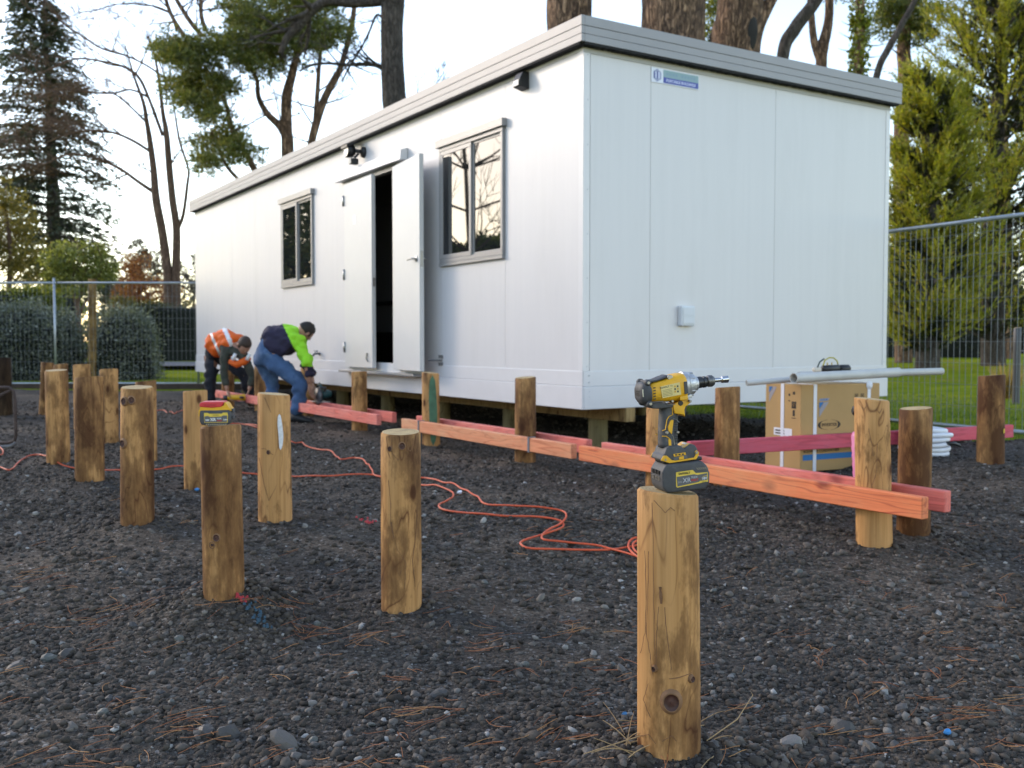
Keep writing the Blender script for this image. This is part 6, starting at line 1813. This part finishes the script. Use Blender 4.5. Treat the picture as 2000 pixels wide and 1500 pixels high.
def needles():
    C = []
    rnd = random.Random(8)
    V_, F_ = [], []
    def one(x, y, a, L_, c, z):
        pts = []
        for k in range(5):
            t = k / 4 - .5; b_ = c * (t * t - .25)
            px_, py_ = x + math.cos(a) * L_ * t - math.sin(a) * b_ * L_, y + math.sin(a) * L_ * t + math.cos(a) * b_ * L_
            pts.append((px_, py_, float(gz(px_, py_)) + z + .006 * math.sin(t * 3 + a)))
        b0 = len(V_); w = .0009
        nx, ny = -math.sin(a) * w, math.cos(a) * w
        for p in pts: V_.extend([(p[0] + nx, p[1] + ny, p[2]), (p[0] - nx, p[1] - ny, p[2]), (p[0], p[1], p[2] + .0016)])
        for k in range(4):
            for i in range(3): F_.append((b0 + k * 3 + i, b0 + k * 3 + (i + 1) % 3, b0 + (k + 1) * 3 + (i + 1) % 3, b0 + (k + 1) * 3 + i))
    for k in range(210):
        g_ = G(rnd.uniform(-60, 2060), 960 + 560 * rnd.random() ** .6)
        a = rnd.gauss(0, .5) if rnd.random() < .6 else rnd.uniform(0, 3.14)
        for q in range(rnd.choice((1, 1, 2, 2, 3))):
            one(g_.x + rnd.gauss(0, .018), g_.y + rnd.gauss(0, .012), a + rnd.gauss(0, .22), rnd.uniform(.035, .10), rnd.uniform(-.5, .5), rnd.uniform(.008, .016))
    for cx, cy in ((440, 1175), (560, 1195), (600, 1245), (700, 1255), (250, 1190), (360, 1440), (830, 1400), (1880, 1400), (60, 1135), (1100, 1040), (150, 1215)):
        for q in range(11):
            g_ = G(cx + rnd.gauss(0, 35), cy + rnd.gauss(0, 12)); one(g_.x, g_.y, rnd.gauss(0, .6), rnd.uniform(.05, .11), rnd.uniform(-.4, .4), rnd.uniform(.008, .018))
    me = np_mesh('pine_needles', np.array(V_), np.array(F_))
    o = link('pine_needles', me, leaf_mat('dry_needle', [(0, (.17, .055, .022)), (.6, (.32, .115, .04)), (1, (.42, .22, .085))], .1))
    setp(o, 'dry orange brown pine needles strewn over the gravel', 'needles', kind='stuff')
needles()

# sprayed marks: pebbles coated in blue and red paint
def paint_mark(label, path, n, mt, width=8):
    rnd = random.Random(n); m = MB()
    for k in range(n):
        t = rnd.random() * (len(path) - 1); i = int(t); f_ = t - i
        x = path[i][0] * (1 - f_) + path[i + 1][0] * f_ + rnd.gauss(0, width); y = path[i][1] * (1 - f_) + path[i + 1][1] * f_ + rnd.gauss(0, width * .35)
        g_ = G(x, y); r = rnd.uniform(.003, .006)
        a = rnd.uniform(0, 6)
        m.add([(g_.x + r * 1.2 * math.cos(a + q * 1.257) * s_, g_.y + r * math.sin(a + q * 1.257) * s_, g_.z + zz) for s_, zz in ((1, .008), (.7, .016)) for q in range(5)], [(q, (q + 1) % 5, 5 + (q + 1) % 5, 5 + q) for q in range(5)] + [(5, 6, 7, 8, 9)])
    o = m.build('paint_mark', mt); setp(o, label, 'paint', kind='stuff')
PBL, PRD = mat('spray_blue', (.03, .075, .11), .8), mat('spray_red', (.42, .03, .04), .7)
paint_mark('line of blue sprayed pebbles at the foot of the stained post', [(478, 1180), (505, 1205), (525, 1232)], 30, PBL)
paint_mark('red sprayed pebbles at the foot of the stained post', [(465, 1168), (480, 1180)], 18, PRD, 5)
paint_mark('red sprayed pebbles left of the post with drip rings', [(700, 1016), (735, 1030)], 20, PRD, 7)
def shard(label, px, py, mt, s=.018, name='plastic_scrap'):
    g_ = G(px, py); m = MB()
    rings = [[(s * k2 * math.cos(a) * (1 + .2 * math.sin(3 * a)), s * k2 * .8 * math.sin(a), z) for a in [2 * math.pi * q / 9 for q in range(9)]] for k2, z in ((.8, 0), (1, s * .4), (.7, s * .8), (.45, s * .7))]
    m.loft(rings); o = m.build(name, mt, None, (g_.x, g_.y, g_.z + .008), (.3, -.2, .5)); setp(o, label, 'scrap')
shard('bright blue plastic scrap on the gravel at the lower right', 1850, 1438, mat('scrap_blue', (.02, .22, .50), .5), .011)
shard('small blue scrap at the left foot of the foreground post', 1220, 1402, mat('scrap_blue2', (.02, .14, .30), .6), .008)
shard('small blue scrap at the foot of the post behind the stained one', 385, 960, mat('scrap_blue', (.02, .22, .50), .5), .014)
shard('small white plastic cap beside the winding cords', 898, 966, WHITEP, .016)
# dry stalks round the foot of the foreground post
def stalks():
    rnd = random.Random(3); m = MB()
    for k in range(16):
        g_ = G(1312 + rnd.choice((-1, 1)) * rnd.uniform(45, 95), 1452 + rnd.gauss(0, 18))
        a = rnd.uniform(0, 6.28); pts = limb_path((g_.x, g_.y, g_.z + .005), (math.cos(a), math.sin(a) * .6, rnd.uniform(.15, .9)), rnd.uniform(.05, .13), 4, (0, 0, -.5), .15, rnd)
        m.tube(pts, [.0014, .0013, .0012, .001, .0006], 4, caps=False)
    a0, a1, a2, a3 = G(1380, 1455), G(1440, 1420), G(1470, 1390), G(1468, 1340)
    m.tube([a0 + Vector((0, 0, .01)), a1 + Vector((0, 0, .02)), a2 + Vector((0, 0, .045)), PX(1466, 1350, a2.y)], [.0014, .0013, .001, .0006], 4, caps=False)
    b0, b1, b2 = G(1140, 1485), G(1250, 1462), G(1375, 1440)
    m.tube([b0 + Vector((0, 0, .015)), b1 + Vector((0, 0, .03)), b2 + Vector((0, 0, .03))], .0012, 4, caps=False)
    setp(m.build('dry_grass', leaf_mat('dry_straw', [(0, (.28, .17, .08)), (1, (.40, .27, .13))], .1)), 'dry straw stalks round the foot of the foreground post', 'grass', kind='stuff')
stalks()
# grass tuft beyond the right fence and short lawn blades near it
def tuft():
    p = PX(1968, 760, 14.5); t = thing('grass_tussock', 'dry golden grass tussock beyond the right fence', 'plant', (p.x, p.y, .1))
    n = 420; a = rng.uniform(0, 6.28, n); C = np.stack([.09 * np.cos(a) * rng.random(n), .09 * np.sin(a) * rng.random(n), np.zeros(n)], -1)
    Dn = np.stack([np.cos(a) * rng.uniform(.05, .6, n), np.sin(a) * rng.uniform(.05, .6, n), np.ones(n)], -1)
    v, f = leaves(C, Dn, rng.uniform(.25, .62, n), .014); foliage('blades', v, f, leaf_mat('golden_grass', [(0, (.25, .15, .04)), (1, (.50, .36, .13))], .4), t)
tuft()
def blades():
    n = 52000; x, y = rng.uniform(-1.5, 11, n), rng.uniform(6.2, 17, n)
    ok = (sdist(x, y) > -.95 + .25 * vnoise(x * 1.5, y * 1.5, 9)) & (sdist(x, y) < 4.5); x, y = x[ok], y[ok]
    z = .10 + .05 * vnoise(x * .4, y * .4, 5) + .03 * vnoise(x * 1.3, y * 1.3, 6)
    C = np.stack([x, y, z - .01], -1)
    v, f = leaves(C, rng.normal(size=C.shape) * .4 + np.array([0, 0, 1]), rng.uniform(.03, .075, len(C)), .010, tri=True)
    setp(link('lawn_blades', np_mesh('lawn_blades', v, f), leaf_mat('grass_blade', [(0, (.05, .10, .012)), (.7, (.10, .17, .018)), (1, (.20, .22, .04))], .35)), 'short green grass growing along the right fence', 'grass', kind='stuff')
blades()

leafy_tree('evergreen_tree', 'evergreen left of the yard, mirrored in the farther window', 1000 + F * -17.0 / 23.8, 23.8, [(-379, 420, 150, 200), (-379, 560, 170, 120), (-379, 250, 90, 120)],
           [([(-379, 740), (-379, 560), (-379, 300)], [30, 22, 10])], L_PINE, BARK_GREY, 9000, .22, seed=15)

# ------------------------------------------------------------------ grain figure on the nearest posts (dark growth lines, cracks)
GRAINM = mat('grain_line', (.17, .08, .035), .8, var=.3, vscale=40)
def grain(post, lines, r=.0008):
    """lines: lists of (across, up) with across -1..1 over the visible side and up 0..1 of the height"""
    o = POBJ[post]; vs = o.data.vertices
    h = max(v.co.z for v in vs); rad = .5 * (max(v.co.x for v in vs) - min(v.co.x for v in vs)) * .985
    p_ = PPOS[post]; face_ = math.atan2(-p_[1], -p_[0])
    lx = (sum(v.co.x for v in vs if v.co.z > h * .98) / max(1, sum(1 for v in vs if v.co.z > h * .98)))
    for ln in lines:
        pts = []
        for i in range(len(ln) - 1):
            (a0, u0), (a1, u1) = ln[i], ln[i + 1]
            for k in range(6):
                t = k / 6; a, u_ = a0 + (a1 - a0) * t + random.gauss(0, .006), u0 + (u1 - u0) * t
                q = face_ + math.asin(max(-.97, min(.97, a))); rr = rad * (1 - .03 * u_) 
                pts.append((rr * math.cos(q) + lx * u_, rr * math.sin(q), u_ * h))
        MB().tube(pts, [r * random.uniform(.6, 1.2) for _ in pts], 5, caps=False).build('grain_line', GRAINM, o)
grain('B1', [[(-.37, .96), (-.35, .75), (-.38, .50), (-.36, .30)], [(-.30, .97), (.03, .925), (.2, .945), (.35, .93)], [(-.62, .775), (-.60, .60), (-.66, .46), (-.85, .36)], [(-.50, .775), (-.55, .60), (-.62, .46), (-.5, .37), (-.44, .30)],
             [(-.22, .57), (-.30, .47), (-.34, .30)], [(-.05, .57), (.02, .45), (.15, .31)], [(.82, .90), (.68, .75), (.78, .55), (.72, .30)], [(.05, .30), (.35, .305), (.85, .32)], [(-.6, .27), (-.75, .2), (-.5, .13)], [(-.2, .06), (.1, .085), (.25, .06)], [(-.9, .05), (-.6, .075), (-.35, .04)]])
grain('B1', [[(-.16, .645), (-.14, .57)]], .0032)
grain('B2', [[(-.72, .97), (-.62, .88), (-.5, .845)], [(-.45, .97), (-.42, .88), (-.15, .845), (.1, .86), (.15, .97)], [(.28, .955), (.36, .90), (.48, .89), (.60, .92), (.62, .97)], [(-.62, .73), (-.5, .60), (-.52, .48), (-.2, .35), (.2, .28), (.15, .1)], [(.8, .6), (.75, .45), (.55, .28), (.7, .1)], [(-.2, .25), (-.1, .20), (.02, .24)]], .0012)
grain('B2', [[(-.48, .50), (-.35, .40)]], .003)
grain('B3', [[(-.45, .97), (-.1, .86), (.25, .80), (.45, .87), (.7, .90)], [(-.7, .57), (-.5, .575), (-.2, .54), (.3, .50), (.7, .50)], [(-.85, .50), (-.6, .30), (-.35, .17), (0, .25), (.45, .42), (.7, .5)]], .0012)
grain('A1', [[(-.55, .97), (-.3, .92), (-.1, .97)], [(.3, .93), (.45, .90), (.6, .94)], [(-.1, .8), (.05, .68), (.1, .60)], [(.3, .7), (.2, .5), (-.2, .35)]], .0013)
